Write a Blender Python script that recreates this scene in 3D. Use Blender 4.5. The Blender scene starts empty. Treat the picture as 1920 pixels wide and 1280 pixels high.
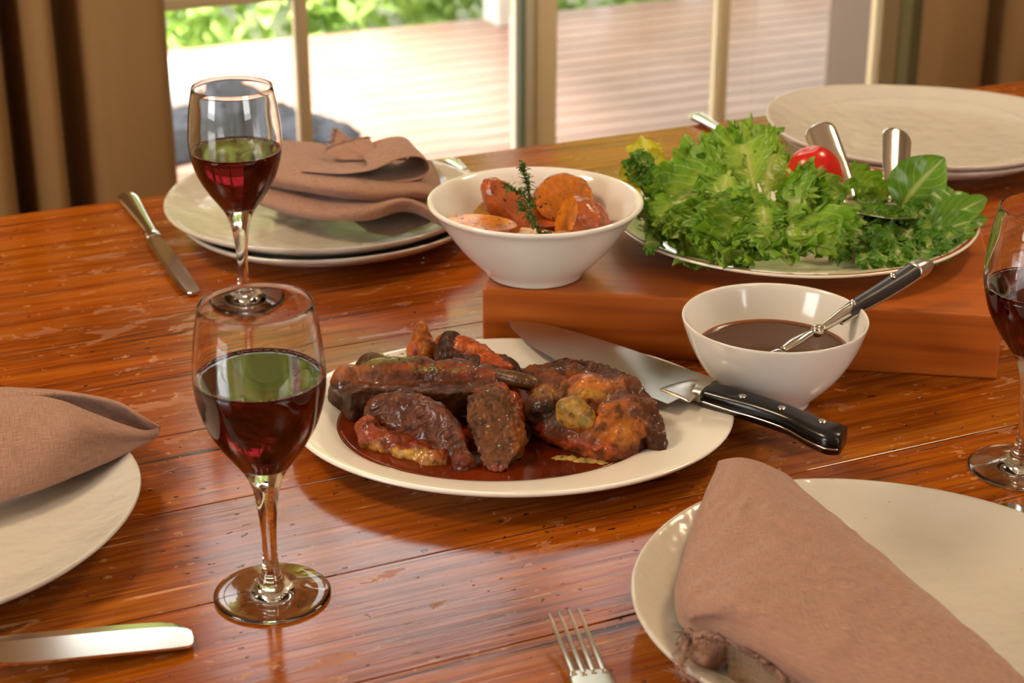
import bpy, bmesh, math, random
import numpy as np
from mathutils import Vector, Matrix, noise
random.seed(7)
PI = math.pi
C = bpy.context.scene.collection
# ------------------------------------------------------------------ camera, world, light
TZ = 0.75                       # table top height
H = 0.60                        # eye height above the table
F = 3400.0                      # focal length for a 1920 px wide frame
PITCH = math.radians(22.9)
YAW = math.radians(-24.4)
cY, sY = math.cos(-YAW), math.sin(-YAW)
sc = bpy.context.scene
cam_d = bpy.data.cameras.new('camera'); cam = bpy.data.objects.new('camera', cam_d); C.objects.link(cam)
cam.location = (0, 0, TZ + H); cam.rotation_euler = (PI/2 - PITCH, 0, YAW)
cam_d.sensor_width = 36; cam_d.lens = F*36/1920; cam_d.clip_start = .05
cam_d.dof.use_dof = True; cam_d.dof.focus_distance = 1.30; cam_d.dof.aperture_fstop = 10
sc.camera = cam
sc.view_settings.view_transform = 'Standard'; sc.view_settings.look = 'None'
sc.view_settings.gamma = 1; sc.view_settings.use_curve_mapping = False
sc.view_settings.exposure = 0.0
world = bpy.data.worlds.new('sky'); sc.world = world; world.use_nodes = True
wn = world.node_tree.nodes; bg = wn['Background']
bg.inputs[0].default_value = (0.93, 0.97, 1.0, 1); bg.inputs[1].default_value = 5.5
def area(name, loc, target, size, power, col, sy=None):
    d = bpy.data.lights.new(name, 'AREA'); d.energy = power; d.color = col
    d.shape = 'RECTANGLE'; d.size = size; d.size_y = sy or size
    o = bpy.data.objects.new(name, d); C.objects.link(o); o.location = loc
    o.rotation_euler = (Vector(target) - Vector(loc)).to_track_quat('-Z', 'Y').to_euler()
    return o
sun = bpy.data.lights.new('sun', 'SUN'); sun.energy = 20.0; sun.angle = math.radians(14); sun.color = (1, .97, .9)
so = bpy.data.objects.new('sun', sun); C.objects.link(so)
so.rotation_euler = Vector((-.12, .38, -1.0)).to_track_quat('-Z', 'Y').to_euler(); so.location = (0, 8, 6)
WARM = (1.0, .78, .50)
area('assumed_ceiling_lamp_right', (1.9, 1.5, 2.48), (.9, 1.3, .75), .35, 16, WARM)  # unseen overhead lamp, assumed from warm highlights and leftward shadows
area('assumed_ceiling_lamp_left', (-.7, 1.7, 2.48), (.3, 1.5, .75), .35, 20, WARM)  # unseen overhead lamp, assumed from the brighter back left of the table
area('ceiling_fill_near', (.9, -.6, 2.48), (.6, 1.1, .75), .5, 7, WARM)  # large soft fill added overhead near the viewer
area('assumed_side_window_lamp', (-2.5, .6, 1.5), (.5, 1.2, 1.0), 1.05, 26, (1, .97, .93), 1.3)  # area lamp added at an assumed, unseen side window to stand in for sky
area('rear_fill_light', (1.9, -2.5, 1.55), (1.2, 2.0, 1.2), 1.25, 22, (1, .95, .88), 1.3)  # fill light added behind the viewer to brighten glasses and door frames

# ------------------------------------------------------------------ helpers
def S(c):                                   # sRGB 0..255 -> linear rgba
    r = []
    for v in c:
        v /= 255.0
        r.append(v/12.92 if v <= .04045 else ((v+.055)/1.055)**2.4)
    return tuple(r) + (1,)
def rayd(px, py):
    dx = (px-960)/F; uy = (640-py)/F
    return np.array([dx, math.cos(PITCH)+uy*math.sin(PITCH), -math.sin(PITCH)+uy*math.cos(PITCH)])
def G(px, py, z=0.0):                       # point at height z above the table, camera-heading frame
    d = rayd(px, py); t = (H-z)/-d[2]
    return np.array([d[0]*t, d[1]*t, z])
def PY(px, py, Y):                          # point at forward distance Y
    d = rayd(px, py); t = Y/d[1]
    return np.array([d[0]*t, Y, H+d[2]*t])
def tw(v):                                  # heading frame -> world
    X, Y, z = v
    return (X*cY + Y*sY, -X*sY + Y*cY, z + TZ)
def mesh(name, v, f, smooth=True, uv=None, col=None, mi=None):
    me = bpy.data.meshes.new(name)
    me.from_pydata([tuple(map(float, p)) for p in v], [], [tuple(int(i) for i in q) for q in f])
    if smooth: me.polygons.foreach_set('use_smooth', [True]*len(me.polygons))
    if mi is not None: me.polygons.foreach_set('material_index', list(map(int, mi)))
    if uv is not None:
        l = me.uv_layers.new(name='UVMap'); li = np.zeros(len(me.loops), dtype=np.int32)
        me.loops.foreach_get('vertex_index', li); l.data.foreach_set('uv', np.asarray(uv, dtype=np.float32)[li].ravel())
    if col is not None:
        a = me.color_attributes.new('Col', 'FLOAT_COLOR', 'POINT'); a.data.foreach_set('color', np.asarray(col, dtype=np.float32).ravel())
    me.update(); return me
def link(name, me, mats=None, parent=None, loc=(0, 0, 0), rz=0.0):
    o = bpy.data.objects.new(name, me); C.objects.link(o); o.location = loc; o.rotation_euler = (0, 0, rz)
    if mats is not None and me is not None and len(me.materials) == 0:
        for m in (mats if isinstance(mats, (list, tuple)) else [mats]): me.materials.append(m)
    if parent: o.parent = parent
    return o
def tag(o, label=None, cat=None, group=None, kind=None):
    if label: o['label'] = label
    if cat: o['category'] = cat
    if group: o['group'] = group
    if kind: o['kind'] = kind
    return o
def thing(name, label, cat, org, group=None, rz=YAW):
    """Empty at heading-frame origin org"""
    o = bpy.data.objects.new(name, None); C.objects.link(o); o.empty_display_size = .02
    o.location = tw(org); o.rotation_euler = (0, 0, rz)
    return tag(o, label, cat, group)
def box(x0, x1, y0, y1, z0, z1):
    v = [(x, y, z) for x in (x0, x1) for y in (y0, y1) for z in (z0, z1)]
    return v, [(0, 1, 3, 2), (4, 6, 7, 5), (0, 4, 5, 1), (2, 3, 7, 6), (0, 2, 6, 4), (1, 5, 7, 3)]
def joinv(parts):
    V, Fc = [], []
    for v, f in parts:
        n = len(V); V += [tuple(p) for p in v]; Fc += [tuple(i+n for i in q) for q in f]
    return V, Fc
def bevel(o, w, seg=2):
    m = o.modifiers.new('bevel', 'BEVEL'); m.width = w; m.segments = seg; m.limit_method = 'ANGLE'
    return o
def subs(o, n=1):
    m = o.modifiers.new('sub', 'SUBSURF'); m.levels = n; m.render_levels = n; return o
def cat_pts(P, n):                          # Catmull-Rom resample of array (k, d) to n points
    P = np.asarray(P, float); k = len(P)
    Q = np.vstack([2*P[0]-P[1], P, 2*P[-1]-P[-2]])
    t = np.linspace(0, k-1, n); i = np.clip(t.astype(int), 0, k-2); f = (t-i)[:, None]
    p0, p1, p2, p3 = Q[i], Q[i+1], Q[i+2], Q[i+3]
    return .5*((2*p1)+(p2-p0)*f+(2*p0-5*p1+4*p2-p3)*f*f+(3*p1-p0-3*p2+p3)*f**3)
def lathe(prof, n=96, mod=None, sx=1, sy=1):
    """prof: list (r, z); first and last may be on the axis"""
    V, Fc, rings = [], [], []
    for r, z in prof:
        if r < 1e-6: rings.append([len(V)]); V.append((0, 0, z))
        else:
            ids = []
            for j in range(n):
                a = 2*PI*j/n; rr, zz = (r, z) if mod is None else mod(r, z, a)
                ids.append(len(V)); V.append((rr*math.cos(a)*sx, rr*math.sin(a)*sy, zz))
            rings.append(ids)
    for A, B in zip(rings[:-1], rings[1:]):
        if len(A) == 1 and len(B) == 1: continue
        for j in range(n):
            k = (j+1) % n
            if len(A) == 1: Fc.append((A[0], B[k], B[j]))
            elif len(B) == 1: Fc.append((A[j], A[k], B[0]))
            else: Fc.append((A[j], A[k], B[k], B[j]))
    return V, Fc
def fix(me):                                # outward normals
    bm = bmesh.new(); bm.from_mesh(me); bmesh.ops.recalc_face_normals(bm, faces=bm.faces); bm.to_mesh(me); bm.free(); return me
def sweep(P, W, T=None, n=16, up=(0, 0, 1), sq=1.0, m=None, cap=True):
    """ellipse section swept along P: half width W (sideways), half height T"""
    P = np.asarray(P, float); W = np.asarray(W, float); T = W if T is None else np.asarray(T, float)
    if m:
        P = cat_pts(P, m); W = np.maximum(cat_pts(W[:, None], m)[:, 0], 1e-5); T = np.maximum(cat_pts(T[:, None], m)[:, 0], 1e-5)
    tan = np.gradient(P, axis=0); tan /= np.linalg.norm(tan, axis=1)[:, None]
    V, Fc = [], []
    up = np.asarray(up, float)
    for p, t, w, h in zip(P, tan, W, T):
        s = np.cross(t, up); s /= np.linalg.norm(s); u = np.cross(s, t)
        for j in range(n):
            a = 2*PI*j/n; ca, sa = math.cos(a), math.sin(a)
            ca = math.copysign(abs(ca)**sq, ca); sa = math.copysign(abs(sa)**sq, sa)
            V.append(p + s*w*ca + u*h*sa)
    k = len(P)
    for i in range(k-1):
        for j in range(n):
            q = (j+1) % n
            Fc.append((i*n+j, i*n+q, (i+1)*n+q, (i+1)*n+j))
    if cap:
        Fc.append(tuple(range(n))); Fc.append(tuple(range((k-1)*n, k*n))[::-1])
    return V, Fc

# ------------------------------------------------------------------ materials
class NT:
    def __init__(s, name):
        s.m = bpy.data.materials.new(name); s.m.use_nodes = True; s.t = s.m.node_tree
        s.b = s.t.nodes['Principled BSDF']; s.out = s.t.nodes['Material Output']
    def n(s, typ, **kw):
        x = s.t.nodes.new(typ)
        for k, v in kw.items(): setattr(x, k, v)
        return x
    def l(s, a, b): s.t.links.new(a, b)
    def coord(s, kind='Object', scale=(1, 1, 1), rot=(0, 0, 0), loc=(0, 0, 0)):
        c = s.n('ShaderNodeTexCoord'); mp = s.n('ShaderNodeMapping')
        mp.inputs['Scale'].default_value = scale; mp.inputs['Rotation'].default_value = rot; mp.inputs['Location'].default_value = loc
        s.l(c.outputs[kind], mp.inputs[0]); return mp.outputs[0]
    def noise(s, vec, scale, detail=4, rough=.55, dist=0, out='Fac'):
        x = s.n('ShaderNodeTexNoise'); x.inputs['Scale'].default_value = scale; x.inputs['Detail'].default_value = detail
        x.inputs['Roughness'].default_value = rough; x.inputs['Distortion'].default_value = dist; s.l(vec, x.inputs['Vector']); return x.outputs[out]
    def ramp(s, fac, stops, interp='LINEAR'):
        r = s.n('ShaderNodeValToRGB'); r.color_ramp.interpolation = interp
        e = r.color_ramp.elements
        while len(e) > 1: e.remove(e[-1])
        for i, (p, c) in enumerate(stops):
            x = e[0] if i == 0 else e.new(p)
            x.position = p; x.color = c if len(c) == 4 else tuple(c)+(1,)
        s.l(fac, r.inputs[0]); return r.outputs[0]
    def mix(s, a, b, fac=.5, blend='MIX'):
        x = s.n('ShaderNodeMix'); x.data_type = 'RGBA'; x.blend_type = blend
        for sock, val in ((x.inputs[0], fac), (x.inputs[6], a), (x.inputs[7], b)):
            if isinstance(val, bpy.types.NodeSocket): s.l(val, sock)
            else: sock.default_value = val
        return x.outputs[2]
    def math(s, op, a, b=0.0, clamp=False):
        x = s.n('ShaderNodeMath'); x.operation = op; x.use_clamp = clamp
        for sock, val in ((x.inputs[0], a), (x.inputs[1], b)):
            if isinstance(val, bpy.types.NodeSocket): s.l(val, sock)
            else: sock.default_value = val
        return x.outputs[0]
    def bump(s, h, strength=.3, dist=.001, prev=None):
        x = s.n('ShaderNodeBump'); x.inputs['Strength'].default_value = strength; x.inputs['Distance'].default_value = dist
        s.l(h, x.inputs['Height'])
        if prev is not None: s.l(prev, x.inputs['Normal'])
        return x.outputs[0]
    def set(s, **kw):
        for k, v in kw.items():
            sock = s.b.inputs[k.replace('_', ' ')]
            if isinstance(v, bpy.types.NodeSocket): s.l(v, sock)
            else: sock.default_value = v
        return s.m
BW = lambda v: (v, v, v, 1)
def plain(name, col, rough=.5, metal=0, **kw):
    t = NT(name); return t.set(Base_Color=S(col), Roughness=rough, Metallic=metal, **kw)

def mat_table():
    t = NT('table_wood')
    geo = t.n('ShaderNodeNewGeometry'); oi = t.n('ShaderNodeObjectInfo')
    mp = t.n('ShaderNodeMapping'); t.l(geo.outputs['Position'], mp.inputs[0]); P = mp.outputs[0]
    def st(sx, sy, rot=0):
        m = t.n('ShaderNodeMapping'); m.inputs['Scale'].default_value = (sx, sy, 1); m.inputs['Rotation'].default_value = (0, 0, rot)
        t.l(P, m.inputs[0]); return m.outputs[0]
    # shift the pattern from plank to plank
    off = t.n('ShaderNodeCombineXYZ'); t.l(t.math('MULTIPLY', oi.outputs['Random'], 9.0), off.inputs[0]); t.l(t.math('MULTIPLY', oi.outputs['Random'], 3.0), off.inputs[2])
    t.l(off.outputs[0], mp.inputs['Location'])
    g1 = t.noise(st(2.0, 26), 1.6, 6, .62, 1.2)
    g2 = t.noise(st(5, 150), 1.5, 5, .6, .6)
    g3 = t.noise(st(9, 700), 1.2, 3, .6)
    col = t.ramp(g1, [(.28, S((96, 44, 10))), (.43, S((158, 78, 14))), (.55, S((194, 106, 20))), (.72, S((216, 140, 38)))])
    col = t.mix(col, t.ramp(g2, [(.35, S((92, 44, 12))), (.5, S((172, 92, 20))), (.68, S((216, 134, 40)))]), .42)
    hue = t.ramp(oi.outputs['Random'], [(0, (1, .86, .8, 1)), (.35, (.93, .94, .9, 1)), (.7, (1.1, 1.0, .86, 1)), (1, (.98, .8, .7, 1))])
    col = t.mix(col, hue, 1.0, 'MULTIPLY'); col = t.mix(col, (.72, .66, .43, 1), 1.0, 'MULTIPLY')
    col = t.mix(col, BW(.2), t.ramp(g3, [(.27, BW(.6)), (.38, BW(0))]), 'MIX')
    # dark streaks along the grain and small knots / dents
    dk = t.ramp(t.noise(st(1.5, 46), 2.3, 4, .62, .4), [(.63, BW(0)), (.69, BW(.9))])
    col = t.mix(col, S((42, 18, 8)), dk)
    sp = t.ramp(t.noise(st(60, 105), 1.6, 2, .5), [(.70, BW(0)), (.73, BW(.95))])
    col = t.mix(col, S((38, 18, 10)), sp)
    # worn varnish: chips and scratches
    big = t.noise(st(3.0, 4.4), 1.1, 2, .5)
    chip = t.noise(st(16, 40), 1.3, 5, .55, .6)
    cm = t.ramp(t.math('ADD', chip, t.math('MULTIPLY', t.math('SUBTRACT', big, .5), .55)), [(.655, BW(0)), (.668, BW(1))])
    ce = t.ramp(t.math('ADD', chip, t.math('MULTIPLY', t.math('SUBTRACT', big, .5), .55)), [(.648, BW(0)), (.656, BW(1)), (.664, BW(0))])
    col = t.mix(col, t.mix(col, S((176, 116, 84)), .45), cm)
    col = t.mix(col, S((222, 168, 112)), t.math('MULTIPLY', ce, .6))
    scr = None
    for k, (sx, sy, r) in enumerate([(2.5, 190, .22), (2.2, 150, -.5), (3, 200, .75), (2.0, 170, 1.25)]):
        a = t.ramp(t.noise(st(sx, sy, r), 1.0, 2, .5, .2), [(.725, BW(0)), (.74, BW(1))])
        scr = a if scr is None else t.math('MAXIMUM', scr, a)
    fl = t.ramp(t.noise(st(70, 120), 1.0, 3, .6), [(.665, BW(0)), (.685, BW(1))])
    scr = t.math('MAXIMUM', t.math('MULTIPLY', scr, t.ramp(t.noise(st(20, 30), 1, 3), [(.48, BW(0)), (.6, BW(1))])), t.math('MULTIPLY', fl, .8))
    col = t.mix(col, S((226, 170, 110)), t.math('MULTIPLY', scr, .5))
    rough = t.math('ADD', t.math('MULTIPLY', cm, .16), t.math('ADD', t.math('MULTIPLY', scr, .15), t.math('MULTIPLY', t.noise(st(8, 12), 1, 4), .16)))
    rough = t.math('ADD', rough, .07)
    h = t.math('SUBTRACT', t.math('MULTIPLY', g2, .5), t.math('ADD', t.math('MULTIPLY', cm, .5), t.math('MULTIPLY', sp, .9)))
    h = t.math('ADD', h, t.math('MULTIPLY', t.noise(st(14, 40), 1, 2), .8))
    nb = t.bump(h, .35, .0006)
    return t.set(Base_Color=col, Roughness=rough, Normal=nb, Specular_IOR_Level=.42)
M = {}
M['table'] = mat_table()
M['table_edge'] = plain('table_dark', (70, 30, 12), .5)
def mat_board():
    t = NT('board_wood'); P = t.coord('Object', (1, 1, 1))
    def st(a, b, c):
        m = t.n('ShaderNodeMapping'); m.inputs['Scale'].default_value = (a, b, c); t.l(P, m.inputs[0]); return m.outputs[0]
    w = t.n('ShaderNodeTexWave'); w.wave_type = 'BANDS'; w.bands_direction = 'Z'; w.inputs['Scale'].default_value = 14; w.inputs['Distortion'].default_value = 8.5
    w.inputs['Detail'].default_value = 3; w.inputs['Detail Scale'].default_value = .9; t.l(st(.16, .9, 1.0), w.inputs['Vector'])
    g = t.noise(st(2, 60, 60), 2.2, 4)
    col = t.ramp(w.outputs['Fac'], [(0, S((158, 72, 20))), (.25, S((186, 94, 30))), (1, S((200, 110, 38)))])
    col = t.mix(col, t.ramp(g, [(.3, S((160, 76, 20))), (.7, S((222, 140, 52)))]), .4)
    k = t.ramp(t.noise(st(20, 20, 20), 1.2, 2), [(.76, BW(0)), (.80, BW(.8))])
    col = t.mix(col, S((70, 28, 10)), k); col = t.mix(col, (.80, .68, .60, 1), 1.0, 'MULTIPLY')
    return t.set(Base_Color=col, Roughness=.33, Normal=t.bump(g, .15, .0004))
M['board'] = mat_board()
def mat_ceramic(name, col, bumpy=0.0, rough=.12, speck=False):
    t = NT(name); P = t.coord('Object')
    c = S(col)
    if speck:
        n = t.ramp(t.noise(P, 260, 2, .5), [(.725, BW(0)), (.75, BW(.6))])
        c = t.mix(c, S((110, 86, 60)), n)
        c = t.mix(c, S([v*.93 for v in col]), t.noise(P, 9, 3))
    kw = {}
    if bumpy: kw['Normal'] = t.bump(t.noise(P, 38, 2, .5), bumpy, .004)
    return t.set(Base_Color=c, Roughness=rough, Coat_Weight=.0 if bumpy else .25, Coat_Roughness=.05, **kw)
M['plate'] = mat_ceramic('plate_glaze', (212, 203, 188), .7, .14, True)
M['white'] = mat_ceramic('white_china', (234, 227, 216))
M['platter'] = mat_ceramic('platter_china', (236, 229, 218))
def mat_glass(name='clear_glass', col=(1, 1, 1, 1)):
    t = NT(name); g = t.n('ShaderNodeBsdfGlass'); g.inputs['Color'].default_value = col; g.inputs['Roughness'].default_value = 0; g.inputs['IOR'].default_value = 1.5
    t.l(g.outputs[0], t.out.inputs[0]); return t.m
M['glass'] = mat_glass('clear_glass', (.985, .99, .98, 1))
def mat_wine():
    t = NT('red_wine'); return t.set(Base_Color=(.085, .003, .005, 1), Transmission_Weight=1.0, Roughness=0.0, IOR=1.35)
M['wine'] = mat_wine()
M['foam'] = plain('wine_rim', (196, 110, 116), .2)
M['foam'].node_tree.nodes['Principled BSDF'].inputs['Transmission Weight'].default_value = .15
def mat_pane():
    t = NT('window_glass'); tr = t.n('ShaderNodeBsdfTransparent'); gl = t.n('ShaderNodeBsdfGlossy'); gl.inputs['Roughness'].default_value = 0
    tr.inputs[0].default_value = (.985, .99, .985, 1); lw = t.n('ShaderNodeFresnel'); lw.inputs[0].default_value = 1.5
    mx = t.n('ShaderNodeMixShader'); t.l(lw.outputs[0], mx.inputs[0]); t.l(tr.outputs[0], mx.inputs[1]); t.l(gl.outputs[0], mx.inputs[2]); t.l(mx.outputs[0], t.out.inputs[0]); return t.m
M['pane'] = mat_pane()
def mat_linen(name, col, uvs=1.0):
    t = NT(name); U = t.coord('UV')
    def st(a, b):
        m = t.n('ShaderNodeMapping'); m.inputs['Scale'].default_value = (a, b, 1); t.l(U, m.inputs[0]); return m.outputs[0]
    a = t.noise(st(1300*uvs, 60*uvs), 1, 2); b = t.noise(st(60*uvs, 1300*uvs), 1, 2)
    w = t.math('ADD', a, b)
    c = t.mix(S([v*.86 for v in col]), S([min(255, v*1.12) for v in col]), t.ramp(w, [(.35, BW(0)), (.65, BW(1))]))
    # ramp input range of sum is 0..2 -> scale
    w2 = t.math('MULTIPLY', w, .5)
    c = t.mix(S([v*.84 for v in col]), S([min(255, v*1.12) for v in col]), t.ramp(w2, [(.38, BW(0)), (.62, BW(1))]))
    cr = t.noise(st(26, 40), 1, 4, .6, .8)
    return t.set(Base_Color=c, Roughness=.9, Sheen_Weight=.15, Normal=t.bump(w2, .5, .0006, t.bump(cr, .5, .004)), Specular_IOR_Level=.2)
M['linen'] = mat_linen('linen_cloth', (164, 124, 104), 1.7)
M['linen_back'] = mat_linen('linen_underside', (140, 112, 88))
def mat_metal(name, col, rough, brush=False):
    t = NT(name); kw = {}
    if brush:
        n = t.noise(t.coord('Object', (12, 900, 12)), 1, 2); kw['Roughness'] = t.math('ADD', t.math('MULTIPLY', n, .18), rough)
    else: kw['Roughness'] = rough
    return t.set(Base_Color=S(col), Metallic=1.0, **kw)
M['steel'] = mat_metal('polished_steel', (215, 208, 196), .13)
M['steel_soft'] = mat_metal('satin_steel', (196, 190, 180), .3)
M['black'] = plain('black_handle', (16, 15, 15), .22)
M['grey_handle'] = plain('grey_black_handle', (52, 48, 46), .3)

# ------------------------------------------------------------------ the room
def wallmat(name, col, sc_=40):
    t = NT(name); n = t.noise(t.coord('Object'), sc_, 3)
    return t.set(Base_Color=t.mix(S(col), S([v*.95 for v in col]), n), Roughness=.75, Normal=t.bump(n, .1, .002))
M['wall'] = wallmat('wall_paint', (222, 200, 164)); M['ceil'] = wallmat('ceiling_paint', (236, 226, 208))
M['floor'] = wallmat('floor_carpet', (128, 92, 60), 300)
M['frame'] = plain('door_paint', (222, 196, 150), .45)
M['seal'] = plain('door_seal', (120, 124, 100), .5); M['cream'] = plain('door_cream', (236, 224, 192), .45)
def struct(name, vf, mat, parent=None, bev=0):
    o = link(name, fix(mesh(name, vf[0], vf[1], False)), mat, parent)
    if parent is None: o['kind'] = 'structure'
    if bev: bevel(o, bev)
    return o
X0, X1, Y0, Y1, ZC = -2.6, 4.6, -2.6, 3.0, 2.6
struct('floor', box(X0, X1, Y0, Y1+.12, -.1, 0), M['floor'])
struct('ceiling', box(X0, X1, Y0, Y1+.12, ZC, ZC+.1), M['ceil'])
struct('wall_back', joinv([box(X0, 1.2, Y0-.1, Y0, 0, ZC), box(2.6, X1, Y0-.1, Y0, 0, ZC), box(1.2, 2.6, Y0-.1, Y0, 0, .85), box(1.2, 2.6, Y0-.1, Y0, 2.25, ZC)]), M['wall'])  # opening cut for the added, unseen rear window
struct('wall_right', box(X1, X1+.1, Y0-.1, Y1+.12, 0, ZC), M['wall'])
struct('wall_left', joinv([box(X0-.1, X0, Y0-.1, 0, 0, ZC), box(X0-.1, X0, 1.2, Y1+.12, 0, ZC), box(X0-.1, X0, 0, 1.2, 0, .8), box(X0-.1, X0, 0, 1.2, 2.2, ZC)]), M['wall'])  # opening cut for the assumed side window
DX0, DX1, DH = .46, 2.345, 2.34            # door opening
struct('wall_front', joinv([box(X0, DX0, Y1, Y1+.12, 0, ZC), box(DX1, X1, Y1, Y1+.12, 0, ZC), box(DX0, DX1, Y1, Y1+.12, DH, ZC)]), M['wall'])
struct('trim_1', joinv([box(DX0-.05, DX0, Y1-.015, Y1, 0, DH+.05), box(2.298, 2.345, Y1-.02, Y1+.1, 0, DH), box(DX0, 2.345, Y1-.015, Y1, DH, DH+.05)]), M['frame'], bev=.003)
struct('trim_2', box(2.252, 2.297, Y1-.005, Y1+.08, 0, DH), plain('jamb_olive', (150, 140, 96), .5), bev=.003)
def door(name, x0, x1, hinge):
    r = bpy.data.objects.new(name, None); C.objects.link(r); r['kind'] = 'structure'; r.location = (x0, Y1+.03, 0)
    w = x1-x0; st = .045; d = .04
    def pt(nm, vf, m, bev=.003):
        o = link(nm, fix(mesh(nm, vf[0], vf[1], False)), m, r)
        if bev: bevel(o, bev)
        return o
    pt('stile', box(0, st, 0, d, .01, DH-.005), M['frame']); pt('stile', box(w-st+(.013 if hinge == 0 else 0), w, 0, d, .01, DH-.005), M['cream'] if hinge == 0 else M['frame'])
    pt('rail', box(st, w-st, 0, d, .01, .22), M['frame']); pt('rail', box(st, w-st, 0, d, DH-.1, DH-.005), M['frame'])
    mx = w/2
    pt('muntin', box(mx-.0105, mx+.0105, .004, d-.004, .22, DH-.1), M['frame'])
    zs = [.675, 1.13, 1.585, 2.0]
    for z in zs[:-1]: pt('muntin', box(st, w-st, .006, d-.006, z-.0105, z+.0105), M['frame'])
    edges = [.22]+zs[:-1]+[DH-.1]
    for a, b in ((st, mx-.0105), (mx+.0105, w-st)):
        for z0, z1 in zip(edges[:-1], edges[1:]):
            pt('pane', box(a-.003, b+.003, .018, .022, z0+.007, z1-.007), M['pane'], 0)
    return r
door('door_1', .52, 1.422, 0)
door('door_2', 1.424, 2.25, 1)
tag(struct('trim_3', box(1.381, 1.392, Y1+.006, Y1+.029, .02, DH), M['seal']))
struct('trim_4', box(.46, .52, Y1-.005, Y1+.08, 0, DH), M['frame'])
# assumed side window, unseen, behind the area lamp that stands in for sky
r = bpy.data.objects.new('assumed_side_window', None); C.objects.link(r); r['kind'] = 'structure'; r.location = (X0-.05, 0, .8)
for nm, vf in (('window_frame', joinv([box(-.03, .03, 0, .05, 0, 1.4), box(-.03, .03, 1.15, 1.2, 0, 1.4), box(-.03, .03, .05, 1.15, 0, .05), box(-.03, .03, .05, 1.15, 1.35, 1.4), box(-.02, .02, .585, .615, .05, 1.35)])),):
    link(nm, fix(mesh(nm, vf[0], vf[1], False)), M['frame'], r)
link('pane', fix(mesh('pane', *box(-.003, .003, .05, 1.15, .05, 1.35), False)), M['pane'], r)
r = bpy.data.objects.new('rear_fill_window', None); C.objects.link(r); r['kind'] = 'structure'; r.location = (1.2, Y0-.05, .85)  # unseen window added around the rear fill light
vf = joinv([box(0, .05, -.03, .03, 0, 1.4), box(1.35, 1.4, -.03, .03, 0, 1.4), box(.05, 1.35, -.03, .03, 0, .05), box(.05, 1.35, -.03, .03, 1.35, 1.4), box(.685, .715, -.02, .02, .05, 1.35)])
link('window_frame', fix(mesh('window_frame', vf[0], vf[1], False)), M['frame'], r)
link('pane', fix(mesh('pane', *box(.05, 1.35, -.003, .003, .05, 1.35), False)), M['pane'], r)
# curtains
def curtain(name, label, pts, z0, z1, mat):
    P = cat_pts(pts, len(pts)*9); V, Fc = [], []
    for k, z in enumerate((z0, z0+.4, (z0+z1)/2, z1)):
        for p in P: V.append((p[0], p[1], z))
    n = len(P)
    for k in range(3):
        for i in range(n-1): Fc.append((k*n+i, k*n+i+1, (k+1)*n+i+1, (k+1)*n+i))
    me = mesh(name, V, Fc); o = link(name, me, mat)
    sd = o.modifiers.new('thick', 'SOLIDIFY'); sd.thickness = .003
    return tag(o, label, 'curtain')
def mat_curtain():
    t = NT('curtain_cloth'); n = t.noise(t.coord('Object', (400, 400, 400)), 1, 2)
    return t.set(Base_Color=t.mix(S((160, 122, 76)), S((142, 104, 60)), n), Roughness=.85, Normal=t.bump(n, .2, .001))
M['curtain'] = mat_curtain()
lp = [(.66, 2.765), (.645, 2.73), (.60, 2.72), (.56, 2.72), (.53, 2.735), (.505, 2.82), (.49, 2.80), (.475, 2.71), (.455, 2.70), (.44, 2.73), (.425, 2.82), (.41, 2.79), (.395, 2.71), (.37, 2.70), (.35, 2.76), (.335, 2.82), (.32, 2.75), (.30, 2.70), (.27, 2.72), (.25, 2.82), (.22, 2.74), (.19, 2.70), (.16, 2.8), (.12, 2.72), (.05, 2.76)]
curtain('curtain', 'brown pleated curtain hanging left of the glazed doors', lp, .03, 2.5, M['curtain'])
rp = [(2.10, 2.76), (2.12, 2.72), (2.17, 2.71), (2.22, 2.72), (2.25, 2.80), (2.265, 2.82), (2.28, 2.72), (2.31, 2.70), (2.34, 2.74), (2.36, 2.82), (2.39, 2.73), (2.42, 2.70), (2.46, 2.80), (2.5, 2.73), (2.56, 2.76)]
curtain('curtain', 'tan pleated curtain hanging right of the glazed doors', rp, .03, 2.5, M['curtain'])
tag(link('curtain_rail', fix(mesh('rail', *sweep([(-.1, 2.76, 2.52), (2.8, 2.76, 2.52)], [.012, .012], n=12))), M['steel_soft']), 'metal curtain rail above the glazed doors', 'curtain rail')

# ------------------------------------------------------------------ outdoors
M['soil'] = wallmat('garden_soil', (92, 96, 52), 12)
struct('ground', box(-9, 14, Y1+.12, 22, -.4, -.25), M['soil'])
def mat_deck():
    t = NT('deck_timber'); g = t.noise(t.coord('Object', (3, 60, 60)), 1.5, 5); oi = t.n('ShaderNodeObjectInfo')
    c = t.ramp(g, [(.3, S((150, 104, 88))), (.7, S((196, 158, 142)))])
    c = t.mix(c, t.ramp(oi.outputs['Random'], [(0, BW(.8)), (1, BW(1.1))]), 1.0, 'MULTIPLY')
    return t.set(Base_Color=c, Roughness=.38, Normal=t.bump(g, .3, .002))
M['deck'] = mat_deck()
deck = struct('deck', box(-4, 7, Y1+.12, 5.5, -.14, -.035), plain('deck_frame', (48, 34, 28), .8))
me = mesh('plank', *box(-4, 7, 0, .088, -.03, 0), False); me.materials.append(M['deck'])
y = Y1+.13
while y < 5.45:
    o = link('plank', me, None, deck, (0, y, 0)); y += .097
M['outwhite'] = plain('post_paint', (235, 232, 222), .5)
post = link('veranda_post', fix(mesh('post', *joinv([box(-.052, .052, -.052, .052, 0, 2.5), box(-.062, .062, -.062, .062, 0, .1)]), False)), M['outwhite'], None, (2.425, 5.38, 0)); bevel(post, .004)
tag(post, 'white square veranda post at the garden edge of the deck', 'post')
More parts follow.
